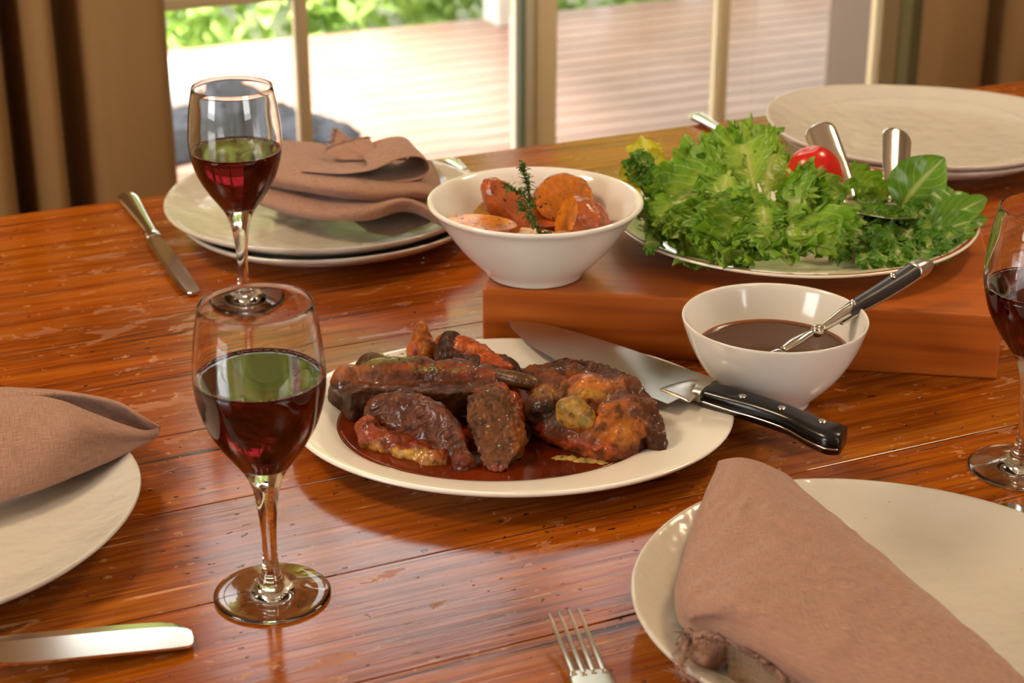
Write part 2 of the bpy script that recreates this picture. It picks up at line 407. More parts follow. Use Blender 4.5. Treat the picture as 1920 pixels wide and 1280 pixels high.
struct('shade_roof', box(2.3, 7, Y1+.13, 5.7, 2.5, 2.6), plain('shade_roof_paint', (190, 170, 150), .7))  # unseen cover, placed so the right of the deck falls into shade
def mat_clad():
    t = NT('dark_cladding'); n = t.noise(t.coord('Object', (10, 10, 1)), 3, 4)
    return t.set(Base_Color=t.mix(S((70, 50, 32)), S((100, 74, 50)), n), Roughness=.5)
struct('wall_outside', box(2.62, 5.5, 3.5, 3.62, 0, 2.5), mat_clad())
struct('trim_5', box(2.50, 2.62, 3.47, 3.65, 0, 2.5), plain('grey_corner_board', (112, 92, 76), .6), bev=.004)
# shrubs and ground cover
def mat_leaf(name, a, b, rough=.5, trans=.25):
    t = NT(name); n = t.noise(t.coord('Object'), 6, 2); c = t.mix(S(a), S(b), t.ramp(n, [(.35, BW(0)), (.65, BW(1))]))
    tl = t.n('ShaderNodeBsdfTranslucent'); t.l(c, tl.inputs[0]); mx = t.n('ShaderNodeMixShader'); mx.inputs[0].default_value = trans
    t.set(Base_Color=c, Roughness=rough); t.l(t.b.outputs[0], mx.inputs[1]); t.l(tl.outputs[0], mx.inputs[2]); t.l(mx.outputs[0], t.out.inputs[0]); return t.m
M['shrub1'] = mat_leaf('shrub_leaves', (150, 186, 80), (200, 220, 130)); M['shrub2'] = mat_leaf('tree_leaves', (150, 168, 84), (196, 208, 120))
def foliage(rx, ry, rz, n, size):
    V, Fc = [], []
    for i in range(n):
        a = random.random()*2*PI; b = math.acos(random.uniform(-.35, 1)); k = random.uniform(.72, 1.0)
        p = Vector((rx*k*math.sin(b)*math.cos(a), ry*k*math.sin(b)*math.sin(a), rz*k*math.cos(b)))
        q = Matrix.Rotation(random.uniform(0, 6.28), 3, 'Z') @ Matrix.Rotation(random.uniform(-1.1, 1.1), 3, 'X')
        s = size*random.uniform(.6, 1.3); j = len(V)
        for l in ((0, -1, 0), (.55, -.1, .12), (0, 1, 0), (-.55, -.1, .12)): V.append(p + q @ (Vector(l)*s))
        Fc += [(j, j+1, j+2), (j, j+2, j+3)]
    return V, Fc
def shrub(x, y, rx, ry, rz, n, size, mat, label, name='garden_shrub', cat='shrub', group='shrubs beyond the deck', zc=None):
    r = bpy.data.objects.new(name, None); C.objects.link(r); r.location = (x, y, -.25); tag(r, label, cat, group)
    zc = rz*.45 if zc is None else zc
    V, Fc = foliage(rx, ry, rz, n, size); V = [(p[0], p[1], p[2]+zc) for p in V]
    tag(link('foliage', mesh('foliage', V, Fc), mat, r), kind='stuff')
    link('stem', fix(mesh('stem', *sweep([(0, 0, 0), (.02, .01, zc*.6), (0, 0, zc+.2*rz)], [.03*rz+.02, .025*rz+.012, .01], n=8))), plain('bark', (90, 70, 50), .9) if 'bark' not in M else M['bark'], r)
M['bark'] = plain('bark', (90, 70, 50), .9)
for i in range(9):
    x = .9+i*.42
    shrub(x, 5.95+.12*math.sin(i*2.1), .30, .34, .44, 420, .05, M['shrub1'], 'pale green leafy ground cover along the deck edge beyond the doors', group='leafy ground cover along the deck')
for i in range(7):
    x = -1.2+i*1.15
    shrub(x, 7.3+.3*math.sin(i*1.7), 1.05, .7, 2.2, 2600, .13, M['shrub2'], 'tall green garden tree beyond the low shrubs', 'garden_tree', 'tree', 'tall trees at the end of the garden', 2.0)

# ------------------------------------------------------------------ table
def make_table():
    r = bpy.data.objects.new('dining_table', None); C.objects.link(r); r.location = (.6, 1.15, 0)
    tag(r, 'long dining table of worn orange-brown timber boards with dark seams', 'table')
    ox, oy = .6, 1.15
    seams = [.42, .55, .70, .862, .985, 1.115, 1.235, 1.345, 1.474, 1.60, 1.733, 1.806]
    seams = seams[:-2]+[1.70, 1.806]
    xs0, xs1 = -1.1, 2.6
    for a, b in zip(seams[:-1], seams[1:]):
        v, f = box(xs0-ox, xs1-ox, a+.0006-oy, b-.0006-oy, TZ-.035, TZ)
        o = link('plank', fix(mesh('plank', v, f, False)), M['table'], r); bevel(o, .0005, 2)
    link('apron', fix(mesh('apron', *joinv([box(-1.0-ox, 2.5-ox, .5-oy, .53-oy, .62, TZ-.036), box(-1.0-ox, 2.5-ox, 1.69-oy, 1.72-oy, .62, TZ-.036), box(-1.0-ox, -.97-ox, .53-oy, 1.69-oy, .62, TZ-.036), box(2.47-ox, 2.5-ox, .53-oy, 1.69-oy, .62, TZ-.036)]), False)), M['table_edge'], r)
    for x in (-1.0, 2.42):
        for y in (.5, 1.64):
            link('leg', fix(mesh('leg', *box(x-ox, x+.08-ox, y-oy, y+.08-oy, 0, .62), False)), M['table_edge'], r)
make_table()

# ------------------------------------------------------------------ cutting board
def make_cutting_board():
    a = np.array([-.0247, 1.404, 0]); ang = math.radians(-8.67)
    o = bpy.data.objects.new('x', None)
    w, d, h = .422, .285, .0555
    v, f = box(0, w, 0, d, 0, h)
    me = fix(mesh('cutting_board', v, f, False))
    ob = link('cutting_board', me, M['board'], None, tw(a), YAW+ang); bevel(ob, .0022, 3)
    bpy.data.objects.remove(o)
    tag(ob, 'thick reddish-brown timber board carrying the salad platter and potato bowl', 'cutting board')
make_cutting_board()
BZ = .0557

# ------------------------------------------------------------------ plates
PP = [(0, .0035), (.05, .0035), (.082, .003), (.085, .0), (.091, .0), (.094, .0035), (.110, .0065), (.132, .013), (.148, .0205), (.1535, .0245), (.1550, .0268), (.1543, .0286), (.1520, .0285), (.146, .0255), (.132, .0185), (.115, .0125), (.09, .0090), (.05, .0082), (0, .0082)]
def plate(org, label, group, R=.155, seed=0, amp=1.0, rz=0.0, lift=0.0, wide=1.0):
    rnd = random.Random(seed); ph = [rnd.uniform(0, 6.28) for _ in range(5)]; k = R/.155
    def mod(r, z, a):
        t = (r/.155)**2
        e = 1+amp*t*(.022*math.cos(2*a+ph[0])+.014*math.cos(3*a+ph[1])+.006*math.cos(5*a+ph[2]))
        return r*k*e, z+amp*t*t*(.0018*math.cos(2*a+ph[3])+.0012*math.cos(3*a+ph[4]))
    v, f = lathe(PP, 96, mod, sx=wide)
    o = link('dinner_plate', fix(mesh('plate', v, f)), M['plate'], None, tw((org[0], org[1], org[2]+.0002)), YAW+rz); subs(o, 1)
    return tag(o, label, 'plate', group)
plate((-.178, 1.690, 0), 'lower cream plate of the stack under the napkin behind the wine glasses', 'cream handmade plates', .150, 1, .6)
plate((-.183, 1.697, .0105), 'cream handmade plate under the crumpled napkin behind the wine glasses, top of its stack', 'cream handmade plates', .157, 2, .6, lift=.01)
plate((.452, 1.948, 0), 'lower cream plate of the stack behind the salad at the window side', 'cream handmade plates', .150, 3, .6)
plate((.456, 1.962, .0105), 'empty cream handmade plate behind the salad servers, top of its stack', 'cream handmade plates', .170, 4, 1.0, rz=.4)
plate((-.402, 1.072, 0), 'cream handmade plate at the left edge under a folded napkin', 'cream handmade plates', .152, 5, .6)
plate((.225, .962, 0), 'cream handmade plate in the right foreground under a large folded napkin', 'cream handmade plates', .152, 6, .7)

# meat platter
MP = [(0, .004), (.55, .004), (.60, .0), (.64, 0), (.66, .004), (.76, .010), (.90, .0155), (.985, .0190), (1.0, .0210), (.997, .0228), (.98, .0230), (.92, .0218), (.80, .0185), (.755, .0165), (.725, .0120), (.68, .0090), (.60, .0080), (0, .0080)]
MC = np.array([0.0, 1.2360, 0.0]); MRX, MRY = .1665, .1385
def mshift(r, z, a): return r-.07*math.cos(a)*float(np.interp(r, [.45, .62, .80, .97], [0, 1, 1, 0])), z
v, f = lathe(MP, 128, mshift, MRX, MRY)
mp_ = link('serving_platter', fix(mesh('serving_platter', v, f)), M['platter'], None, tw(MC+[0, 0, .0002]), YAW); subs(mp_, 1)
tag(mp_, 'white oval platter holding the roast lamb in brown jus', 'platter')
def mat_jus():
    t = NT('brown_jus'); n = t.noise(t.coord('Object'), 14, 3)
    c = t.mix(S((128, 44, 8)), S((66, 20, 4)), t.ramp(n, [(.35, BW(0)), (.7, BW(1))]))
    return t.set(Base_Color=c, Roughness=.08, Normal=t.bump(t.noise(t.coord('Object'), 30, 2), .1, .002), Transmission_Weight=.25, IOR=1.36)
M['jus'] = mat_jus()
v, f = lathe([(0, .0124), (.3, .0124), (.55, .0124), (.60, .0124), (.700, .0122), (.7265, .0126), (.724, .0095), (0, .0090)], 96, mshift, MRX*.995, MRY*.995)
j = link('meat_jus', fix(mesh('meat_jus', v, f)), M['jus'], None, tw(MC+[0, 0, .0002]), YAW)
tag(j, 'pool of brown jus around the roast lamb on the oval platter', 'gravy')

# floral salad platter
def mat_floral():
    t = NT('floral_china'); P = t.coord('Object'); sep = t.n('ShaderNodeSeparateXYZ'); t.l(P, sep.inputs[0])
    r = t.math('SQRT', t.math('ADD', t.math('POWER', sep.outputs[0], 2.0), t.math('POWER', sep.outputs[1], 2.0)))
    def band(a, b, s=.0006):
        x = t.n('ShaderNodeMapRange'); x.inputs[1].default_value = a-s; x.inputs[2].default_value = a+s; t.l(r, x.inputs[0])
        y = t.n('ShaderNodeMapRange'); y.inputs[1].default_value = b-s; y.inputs[2].default_value = b+s; t.l(r, y.inputs[0])
        return t.math('SUBTRACT', x.outputs[0], y.outputs[0], True)
    c = S((232, 226, 204))
    vo = t.n('ShaderNodeTexVoronoi'); vo.inputs['Scale'].default_value = 70; t.l(P, vo.inputs['Vector'])
    dot = t.ramp(vo.outputs['Distance'], [(.30, BW(1)), (.36, BW(0))]); sepc = t.n('ShaderNodeSeparateColor'); t.l(vo.outputs['Color'], sepc.inputs[0])
    hue = t.ramp(sepc.outputs[0], [(0, S((36, 96, 62))), (.45, S((52, 120, 74))), (.55, S((196, 40, 40))), (.75, S((214, 170, 60))), (.87, S((70, 90, 150)))], 'CONSTANT')
    clump = t.ramp(t.noise(P, 26, 2), [(.47, BW(0)), (.52, BW(1))])
    c = t.mix(c, hue, t.math('MULTIPLY', t.math('MULTIPLY', dot, band(.118, .146)), clump))
    wv = t.n('ShaderNodeTexNoise'); wv.inputs['Scale'].default_value = 18; t.l(P, wv.inputs['Vector'])
    vine = t.ramp(wv.outputs['Fac'], [(.492, BW(0)), (.498, BW(1)), (.506, BW(1)), (.512, BW(0))])
    c = t.mix(c, S((150, 44, 34)), t.math('MULTIPLY', vine, band(.116, .147)))
    c = t.mix(c, S((160, 16, 20)), band(.1572, .1606))
    return t.set(Base_Color=c, Roughness=.12, Coat_Weight=.3)
M['floral'] = mat_floral()
SPc = np.array([.250, 1.5320, BZ])
prof = [(0, .004), (.082, .003), (.086, 0), (.092, 0), (.095, .004), (.125, .010), (.150, .0165), (.1605, .0195), (.1630, .0212), (.1622, .0228), (.160, .0230), (.148, .0205), (.125, .0145), (.108, .0090), (.09, .0075), (0, .0075)]
v, f = lathe(prof, 128)
sp = link('serving_platter', fix(mesh('salad_platter', v, f)), M['floral'], None, tw(SPc+[0, 0, .0002]), YAW); subs(sp, 1)
tag(sp, 'white round platter with red rim line and floral border under the salad', 'platter')

# bowls
def bowl(name, c, prof, label, R=1):
    v, f = lathe(prof, 96); o = link(name, fix(mesh(name, v, f)), M['white'], None, tw(np.array(c)+[0, 0, .0002]), YAW); subs(o, 1)
    return tag(o, label, 'bowl')
PB = np.array([.0195, 1.4385, BZ])
bowl('serving_bowl', PB, [(0, .004), (.036, .004), (.0375, 0), (.0415, 0), (.0420, .005), (.052, .013), (.066, .028), (.078, .046), (.0855, .0590), (.0895, .0615), (.0907, .0640), (.0895, .0660), (.0860, .0655), (.0800, .0575), (.0720, .0435), (.060, .026), (.046, .0125), (.030, .0080), (0, .0072)], 'white flared bowl of roast potatoes standing on the timber board')
SB = np.array([.2035, 1.2995, 0])
bowl('sauce_bowl', SB, [(0, .005), (.026, .005), (.0275, 0), (.0310, 0), (.0310, .005), (.036, .010), (.052, .026), (.063, .044), (.0695, .062), (.0722, .0712), (.0717, .0725), (.0700, .0722), (.067, .062), (.060, .044), (.048, .026), (.034, .013), (.018, .0085), (0, .0075)], 'white deep bowl of brown gravy in front of the timber board')
def mat_sauce():
    t = NT('gravy_brown'); P = t.coord('Object'); n = t.noise(P, 40, 3)
    g = t.n('ShaderNodeNewGeometry')
    sx = t.n('ShaderNodeSeparateXYZ'); t.l(P, sx.inputs[0]); rr = t.math('SQRT', t.math('ADD', t.math('POWER', sx.outputs[0], 2.0), t.math('POWER', sx.outputs[1], 2.0)))
    mr = t.n('ShaderNodeMapRange'); mr.inputs[1].default_value = .0560; mr.inputs[2].default_value = .0595; t.l(rr, mr.inputs[0])
    c = t.mix(t.mix(S((70, 38, 12)), S((84, 48, 18)), n), S((164, 86, 22)), mr.outputs[0])
    return t.set(Base_Color=c, Roughness=.16, Specular_IOR_Level=.3, Normal=t.bump(t.noise(P, 22, 2), .08, .002))
M['sauce'] = mat_sauce()
v, f = lathe([(0, .0445), (.02, .0445), (.045, .0445), (.052, .0445), (.0575, .0446), (.0603, .0456), (.0590, .0425), (0, .040)], 64)
s_ = link('gravy', fix(mesh('gravy', v, f)), M['sauce'], None, tw(SB+[0, 0, .0002]), YAW)
tag(s_, 'brown gravy filling the white sauce bowl', 'gravy')

# ------------------------------------------------------------------ wine glasses
GO = [(.0345, 0), (.0366, .0004), (.0372, .0014), (.0362, .0024), (.030, .0036), (.020, .0056), (.0125, .0085), (.0080, .0130), (.0056, .020), (.0047, .030), (.0047, .042), (.0056, .056), (.0070, .068), (.0090, .078), (.0125, .0872), (.0190, .0970), (.0270, .1085), (.0345, .1230), (.0388, .1380), (.0403, .1500), (.0398, .1640), (.0378, .1820), (.0345, .2000)]
def glass_profile():
    O = cat_pts(GO, 90)
    I = []
    for r, z in O[::-1]:
        if z < .0945: break
        th = .0011 if z > .13 else .0011+.0012*(.13-z)/.035
        if z > .175: th = .0011-.0004*(z-.175)/.025
        I.append((max(r-th*1.05, 0), z))
    zi = .0935
    I = [(r, z) for r, z in I if r > .003]
    # round inner bottom
    r0, z0 = I[-1]
    I += [(r0*.75, z0-.0012), (r0*.4, z0-.0020), (0, z0-.0023)]
    ri = I[0][0]; rm = (.0345+ri)/2; hw = (.0345-ri)/2
    lip = [(rm+hw*math.cos(q), .2+hw*math.sin(q)) for q in np.linspace(.35, PI-.35, 7)]
    prof = [(0, .0012), (.02, .0010), (.0325, .0002)] + [tuple(p) for p in O] + lip + I
    return prof, I
GPROF, GIN = glass_profile()
def wine_glass(org, wz, label):
    t = thing('wine_glass', label, 'wine glass', org, 'stemmed glasses of red wine')
    v, f = lathe(GPROF, 96); link('glass', fix(mesh('glass', v, f)), M['glass'], t, (0, 0, .0002))
    pts = [(r+.00025, z) for r, z in GIN if z < wz]
    pts = [p if p[0] > .0004 else (0, p[1]-.0002) for p in pts]
    rt = float(np.interp(wz, [z for r, z in GIN[::-1]], [r for r, z in GIN[::-1]]))
    prof = [(0, wz), (rt*.3, wz), (rt*.6, wz), (rt*.85, wz), (rt*.90, wz), (rt*.925, wz+.00005), (rt*.965, wz+.0004), (rt*.985, wz+.0008), (rt+.00025, wz+.0013)] + pts
    v, f = lathe(prof, 96); link('wine', fix(mesh('wine', v, f)), M['wine'], t, (0, 0, .0002))
    # bubbles round the edge of the wine
    rnd = random.Random(int(wz*1e5)); V, Fc = [], []
    for i in range(300):
        a = rnd.random()*2*PI; rr = rt-.0010-abs(rnd.gauss(0, .0007)); s = rnd.uniform(.00025, .0007)
        bm = bmesh.new(); bmesh.ops.create_icosphere(bm, subdivisions=1, radius=s)
        n0 = len(V)
        for q in bm.verts: V.append((q.co.x+rr*math.cos(a), q.co.y+rr*math.sin(a), q.co.z*.7+wz+.0009))
        for q in bm.faces: Fc.append(tuple(x.index+n0 for x in q.verts))
        bm.free()
    tag(link('bubbles', mesh('bubbles', V, Fc), M['foam'], t), kind='stuff')
    return t
wine_glass((-.1530, 1.0044, 0), .1525, 'wine glass of red wine nearest the viewer, in front of the meat platter')
wine_glass((-.2380, 1.5030, 0), .1435, 'wine glass of red wine beside the napkin stack, seen against the glazed doors')
wine_glass((.3701, 1.1816, 0), .1415, 'wine glass of red wine at the right edge beside the timber board')

# ------------------------------------------------------------------ cloth
def grid(rows, nu, nv, org, wr=.0, seed=0, uvs=1.0, ridge=0):
    """rows: list of lists of heading-frame points -> smooth sheet, local to org"""
    A = np.array(rows, float) - np.asarray(org, float)
    a, b, _ = A.shape
    B = np.stack([cat_pts(A[i], nv) for i in range(a)])
    D = np.stack([cat_pts(B[:, k], nu) for k in range(nv)], 1)       # nu x nv x 3
    if wr:
        for i in range(nu):
            for k in range(nv):
                p = D[i, k]
                D[i, k, 2] += wr*(noise.noise(Vector((p[0]*28+seed, p[1]*28, seed)))+.5*noise.noise(Vector((p[0]*70, p[1]*45+seed, 3))))
    if ridge:                                # pressed-in creases running along the fold
        for i in range(nu):
            for k in range(nv):
                p = D[i, k]; a = p[0]*.83+p[1]*.56; b = -p[0]*.56+p[1]*.83; w = math.sin(PI*min(1, k/(nv-1)*1.0))**.5*min(1, i/(nu*.2))
                n1 = noise.noise(Vector((a*9, b*30+2*noise.noise(Vector((a*14, b*14, seed))), seed+2.0)))
                D[i, k, 2] += w*ridge*(max(0, 1-4.5*abs(n1))-.35*max(0, 1-3*abs(noise.noise(Vector((a*26, b*12, seed+7.0))))))
    V = D.reshape(-1, 3); Fc = [(i*nv+k, i*nv+k+1, (i+1)*nv+k+1, (i+1)*nv+k) for i in range(nu-1) for k in range(nv-1)]
    lu = np.concatenate([[0], np.cumsum(np.linalg.norm(np.diff(D[:, nv//2], axis=0), axis=1))])
    lv = np.concatenate([[0], np.cumsum(np.linalg.norm(np.diff(D[nu//2], axis=0), axis=1))])
    uv = np.stack(np.meshgrid(lu, lv, indexing='ij'), -1).reshape(-1, 2)
    return V, Fc, uv, D
def sheet(name, rows, parent, org, mat, nu=40, nv=40, wr=.0, seed=0, th=.0012, ridge=0):
    V, Fc, uv, D = grid(rows, nu, nv, org, wr, seed, ridge=ridge)
    o = link(name, mesh(name, V, Fc, uv=uv), mat, parent)
    m = o.modifiers.new('thick', 'SOLIDIFY'); m.thickness = th; m.offset = 0
    subs(o, 1)
    return o, D
def fray(D_line, parent, mat, n=170, ln=.004, seed=1):
    rnd = random.Random(seed); V, Fc = [], []
    L = cat_pts(D_line, 240)
    for i in range(n):
        p = L[rnd.randrange(239)]; d = np.array([rnd.gauss(0, 1), rnd.gauss(-.6, 1), rnd.gauss(.1, .8)]); d /= np.linalg.norm(d)
        e = np.array([rnd.gauss(0, .5), rnd.gauss(0, .5), rnd.gauss(0, .5)])
        l = ln*1.5*rnd.uniform(.5, 1.3)
        v, f = sweep([p, p+d*l*.5, p+d*l*.8+e*l*.5], [.0005, .0004, .00025], n=4, up=(.1, .3, 1))
        k = len(V); V += list(v); Fc += [tuple(x+k for x in q) for q in f]
    v, f = sweep(L[::4]+np.random.RandomState(3).normal(0, .0003, L[::4].shape), [.0015]*60, n=6, up=(.1, .2, 1)); k = len(V); V += list(v); Fc += [tuple(x+k for x in q) for q in f]
    return tag(link('frayed_edge', mesh('frayed_edge', V, Fc), mat, parent), kind='stuff')

def g3(l): return [G(*q) for q in l]
def napkin_front_right():
    org = G(1500, 1080, .028); t = thing('napkin', 'dusty brown linen napkin with frayed hem folded across the right foreground plate', 'napkin', org, 'dusty brown linen napkins')
    rows = [[(1352, 872, .030), (1350, 862, .040), (1385, 855, .050), (1430, 868, .049), (1468, 890, .038), (1490, 907, .027)],
            [(1322, 930, .026), (1335, 915, .046), (1400, 925, .055), (1470, 930, .055), (1530, 942, .042), (1545, 955, .027)],
            [(1292, 1010, .022), (1312, 1000, .046), (1400, 1005, .058), (1510, 1000, .059), (1600, 1000, .044), (1622, 1020, .024)],
            [(1268, 1090, .020), (1290, 1085, .046), (1400, 1085, .064), (1545, 1080, .064), (1680, 1075, .046), (1705, 1092, .024)],
            [(1268, 1150, .022), (1300, 1150, .050), (1410, 1130, .070), (1590, 1140, .064), (1755, 1140, .046), (1790, 1160, .024)],
            [(1292, 1182, .030), (1340, 1168, .052), (1440, 1185, .062), (1640, 1200, .064), (1830, 1205, .048), (1868, 1228, .024)],
            [(1385, 1205, .044), (1430, 1232, .052), (1540, 1265, .058), (1720, 1280, .060), (1900, 1280, .046), (1945, 1300, .024)],
            [(1480, 1275, .044), (1540, 1300, .050), (1650, 1330, .055), (1800, 1350, .055), (1990, 1360, .040), (2030, 1375, .024)]]
    rows = [g3(r) for r in rows]
    o, D = sheet('top_layer', rows, t, org, M['linen'], 84, 80, .0028, 2, ridge=.0030)
    fray(np.array([D[-k, 0]+[-.001, -.003, .0012] for k in range(25, 0, -2)]), t, M['linen'], 150, .0045, 4)
    fray(np.array([D[59, 0], D[59, 0]+[-.001, -.002, -.006], G(1284, 1222, .034)-org, G(1276, 1255, .033)-org, G(1300, 1276, .030)-org]), t, M['linen'], 160, .005, 5)
    rows = [g3([(1300, 1188, .034), (1325, 1180, .042), (1355, 1184, .044), (1378, 1198, .040)]),
            g3([(1298, 1205, .030), (1322, 1203, .034), (1350, 1205, .036), (1380, 1215, .032)]),
            g3([(1290, 1235, .022), (1318, 1240, .026), (1345, 1236, .026), (1366, 1238, .022)]),
            g3([(1280, 1262, .017), (1310, 1258, .018), (1335, 1256, .018), (1352, 1252, .018)])]
    sheet('inner_fold', rows, t, org, M['linen'], 16, 16)
    rows = [g3([(1362, 1195, .040), (1400, 1208, .044), (1450, 1240, .046), (1500, 1290, .046)]),
            g3([(1362, 1230, .026), (1400, 1240, .032), (1450, 1270, .036), (1490, 1310, .036)]),
            g3([(1368, 1290, .014), (1410, 1300, .016), (1450, 1320, .018), (1490, 1340, .020)])]
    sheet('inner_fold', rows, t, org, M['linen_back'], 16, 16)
    # lower half of the folded cloth lying on the plate
    rows = [g3([(1365, 905, .027), (1420, 900, .029), (1500, 925, .026)]), g3([(1310, 1030, .018), (1450, 1030, .016), (1610, 1040, .015)]),
            g3([(1290, 1130, .014), (1500, 1130, .013), (1770, 1180, .013)]), g3([(1400, 1290, .014), (1600, 1300, .013), (1960, 1330, .016)])]
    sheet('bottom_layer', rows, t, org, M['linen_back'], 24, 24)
napkin_front_right()
def napkin_left():
    org = G(60, 850, .03); t = thing('napkin', 'dusty brown linen napkin folded over the plate at the left edge', 'napkin', org, 'dusty brown linen napkins')
    rows = [g3([(-150, 760, .058), (-60, 752, .058), (10, 744, .058), (70, 742, .060), (135, 758, .058), (200, 785, .050), (262, 806, .040), (299, 801, .036)]),
            g3([(-150, 800, .060), (-60, 795, .060), (10, 785, .060), (70, 778, .060), (135, 790, .058), (200, 808, .049), (260, 818, .038), (298, 812, .033)]),
            g3([(-150, 880, .046), (-60, 870, .046), (10, 860, .046), (70, 848, .046), (135, 838, .045), (200, 833, .040), (255, 830, .034), (294, 818, .030)]),
            g3([(-150, 985, .026), (-60, 958, .024), (5, 938, .024), (65, 919, .024), (125, 896, .025), (185, 872, .028), (240, 848, .030), (290, 822, .028)]),
            g3([(-150, 975, .020), (-60, 945, .017), (5, 925, .016), (65, 905, .016), (125, 885, .017), (180, 862, .021), (235, 840, .025), (285, 815, .026)])]
    sheet('front_fold', rows, t, org, M['linen'], 36, 60, .0012, 5)
    rows = [g3([(-150, 790, .050), (-60, 782, .050), (20, 770, .050), (90, 768, .048), (150, 775, .040), (215, 800, .030), (270, 812, .030), (294, 808, .033)]),
            g3([(-150, 770, .056), (-60, 760, .056), (20, 752, .057), (90, 748, .056), (155, 760, .046), (225, 785, .038), (272, 800, .038), (296, 803, .036)]),
            g3([(-150, 738, .058), (-60, 733, .058), (20, 730, .059), (90, 733, .060), (160, 742, .059), (222, 757, .055), (270, 785, .046), (300, 800, .036)]),
            g3([(-150, 735, .045), (-60, 731, .046), (20, 729, .046), (90, 731, .047), (160, 742, .046), (224, 757, .044), (272, 786, .038), (301, 804, .030)]),
            g3([(-150, 745, .024), (-60, 741, .024), (20, 738, .024), (90, 742, .024), (160, 752, .024), (220, 768, .026), (265, 795, .026), (296, 812, .026)])]
    sheet('back_fold', rows, t, org, M['linen'], 36, 56, .0008, 8)
napkin_left()
def napkin_back():
    org = G(640, 350, .05); t = thing('napkin', 'crumpled dusty brown linen napkin with loose corner on the back left plates', 'napkin', org, 'dusty brown linen napkins')
    # lowest fold: front roll
    rows = [g3([(470, 340, .048), (540, 350, .050), (620, 365, .052), (700, 372, .056), (760, 370, .062), (830, 395, .050)]),
            g3([(478, 358, .050), (545, 372, .053), (620, 390, .054), (690, 390, .060), (765, 376, .068), (838, 412, .052)]),
            g3([(484, 378, .042), (548, 397, .044), (620, 410, .045), (690, 412, .048), (768, 392, .056), (836, 422, .044)]),
            g3([(486, 385, .030), (550, 404, .031), (625, 414, .032), (700, 405, .038), (768, 398, .045), (832, 425, .036)])]
    sheet('front_fold', rows, t, org, M['linen'], 24, 44, .0008, 1)
    rows = [g3([(640, 385, .034), (700, 385, .038), (760, 380, .042), (820, 395, .038)]),
            g3([(660, 412, .029), (715, 410, .031), (765, 400, .036), (812, 412, .036)]),
            g3([(690, 435, .029), (735, 442, .031), (775, 430, .035), (800, 420, .038)])]
    sheet('under_flap', rows, t, org, M['linen_back'], 16, 20)
    rows = [g3([(520, 262, .060), (600, 268, .064), (650, 285, .066), (720, 300, .066), (800, 305, .060), (815, 330, .050)]),
            g3([(500, 290, .068), (580, 300, .072), (650, 318, .074), (720, 336, .072), (790, 335, .070), (826, 348, .056)]),
            g3([(488, 322, .070), (570, 338, .073), (650, 350, .074), (720, 355, .074), (790, 356, .072), (836, 372, .056)]),
            g3([(500, 346, .056), (570, 358, .060), (650, 370, .062), (715, 376, .063), (790, 374, .062), (840, 392, .050)]),
            g3([(500, 346, .046), (570, 358, .048), (650, 370, .050), (710, 374, .052), (790, 374, .054), (838, 395, .044)])]
    sheet('middle_fold', rows, t, org, M['linen'], 30, 46, .001, 6)
    rows = [g3([(535, 262, .060), (600, 272, .058), (680, 285, .055), (760, 295, .052), (810, 300, .045)]), g3([(510, 275, .045), (600, 292, .045), (700, 305, .042), (790, 318, .04), (825, 335, .038)]), g3([(495, 355, .028), (600, 370, .028), (700, 380, .03), (790, 385, .032), (830, 400, .034)])]
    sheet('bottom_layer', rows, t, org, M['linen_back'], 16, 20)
    # top flap and its open loop
    base = [(562, 321, .076), (600, 324, .078), (650, 326, .080), (700, 318, .086), (740, 300, .094), (775, 293, .098), (798, 300, .093), (804, 318, .082), (785, 336, .076), (745, 342, .074), (700, 338, .074)]
    f0 = np.array(g3(base)); rows = []
    for k, (dy, sx) in enumerate(((0, 0), (.020, -.004), (.045, -.012), (.075, -.02))):
        rows.append([p+np.array([sx+(.018*k if i < 3 else 0), dy*(1.0 if i < 7 else .8), -.001*k]) for i, p in enumerate(f0)])
    rows[2] = rows[2][:]; rows[3] = rows[3][:]
    sheet('top_flap', rows, t, org, M['linen'], 24, 60, .0006, 3)
    rows = [g3([(628, 288, .080), (650, 290, .080), (690, 300, .080)]), g3([(624, 262, .090), (650, 266, .090), (678, 278, .088)]), g3([(629, 240, .099), (637, 243, .099), (655, 258, .094)])]
    o, D = sheet('loose_corner', rows, t, org, M['linen'], 14, 14)
    fray(np.array([D[0, 0], D[6, 0], D[13, 0]]), t, M['linen'], 60, .004, 9)
    o, D = sheet('loose_corner', [g3([(640, 300, .080), (680, 300, .080), (725, 300, .082)]), g3([(615, 288, .084), (660, 280, .088), (715, 290, .086)]), g3([(612, 280, .086), (655, 264, .094), (692, 258, .096)])], t, org, M['linen'], 14, 14)
    fray(np.array([D[13, 0], D[13, 6], D[13, 13]]), t, M['linen_back'], 50, .0025, 11)
napkin_back()
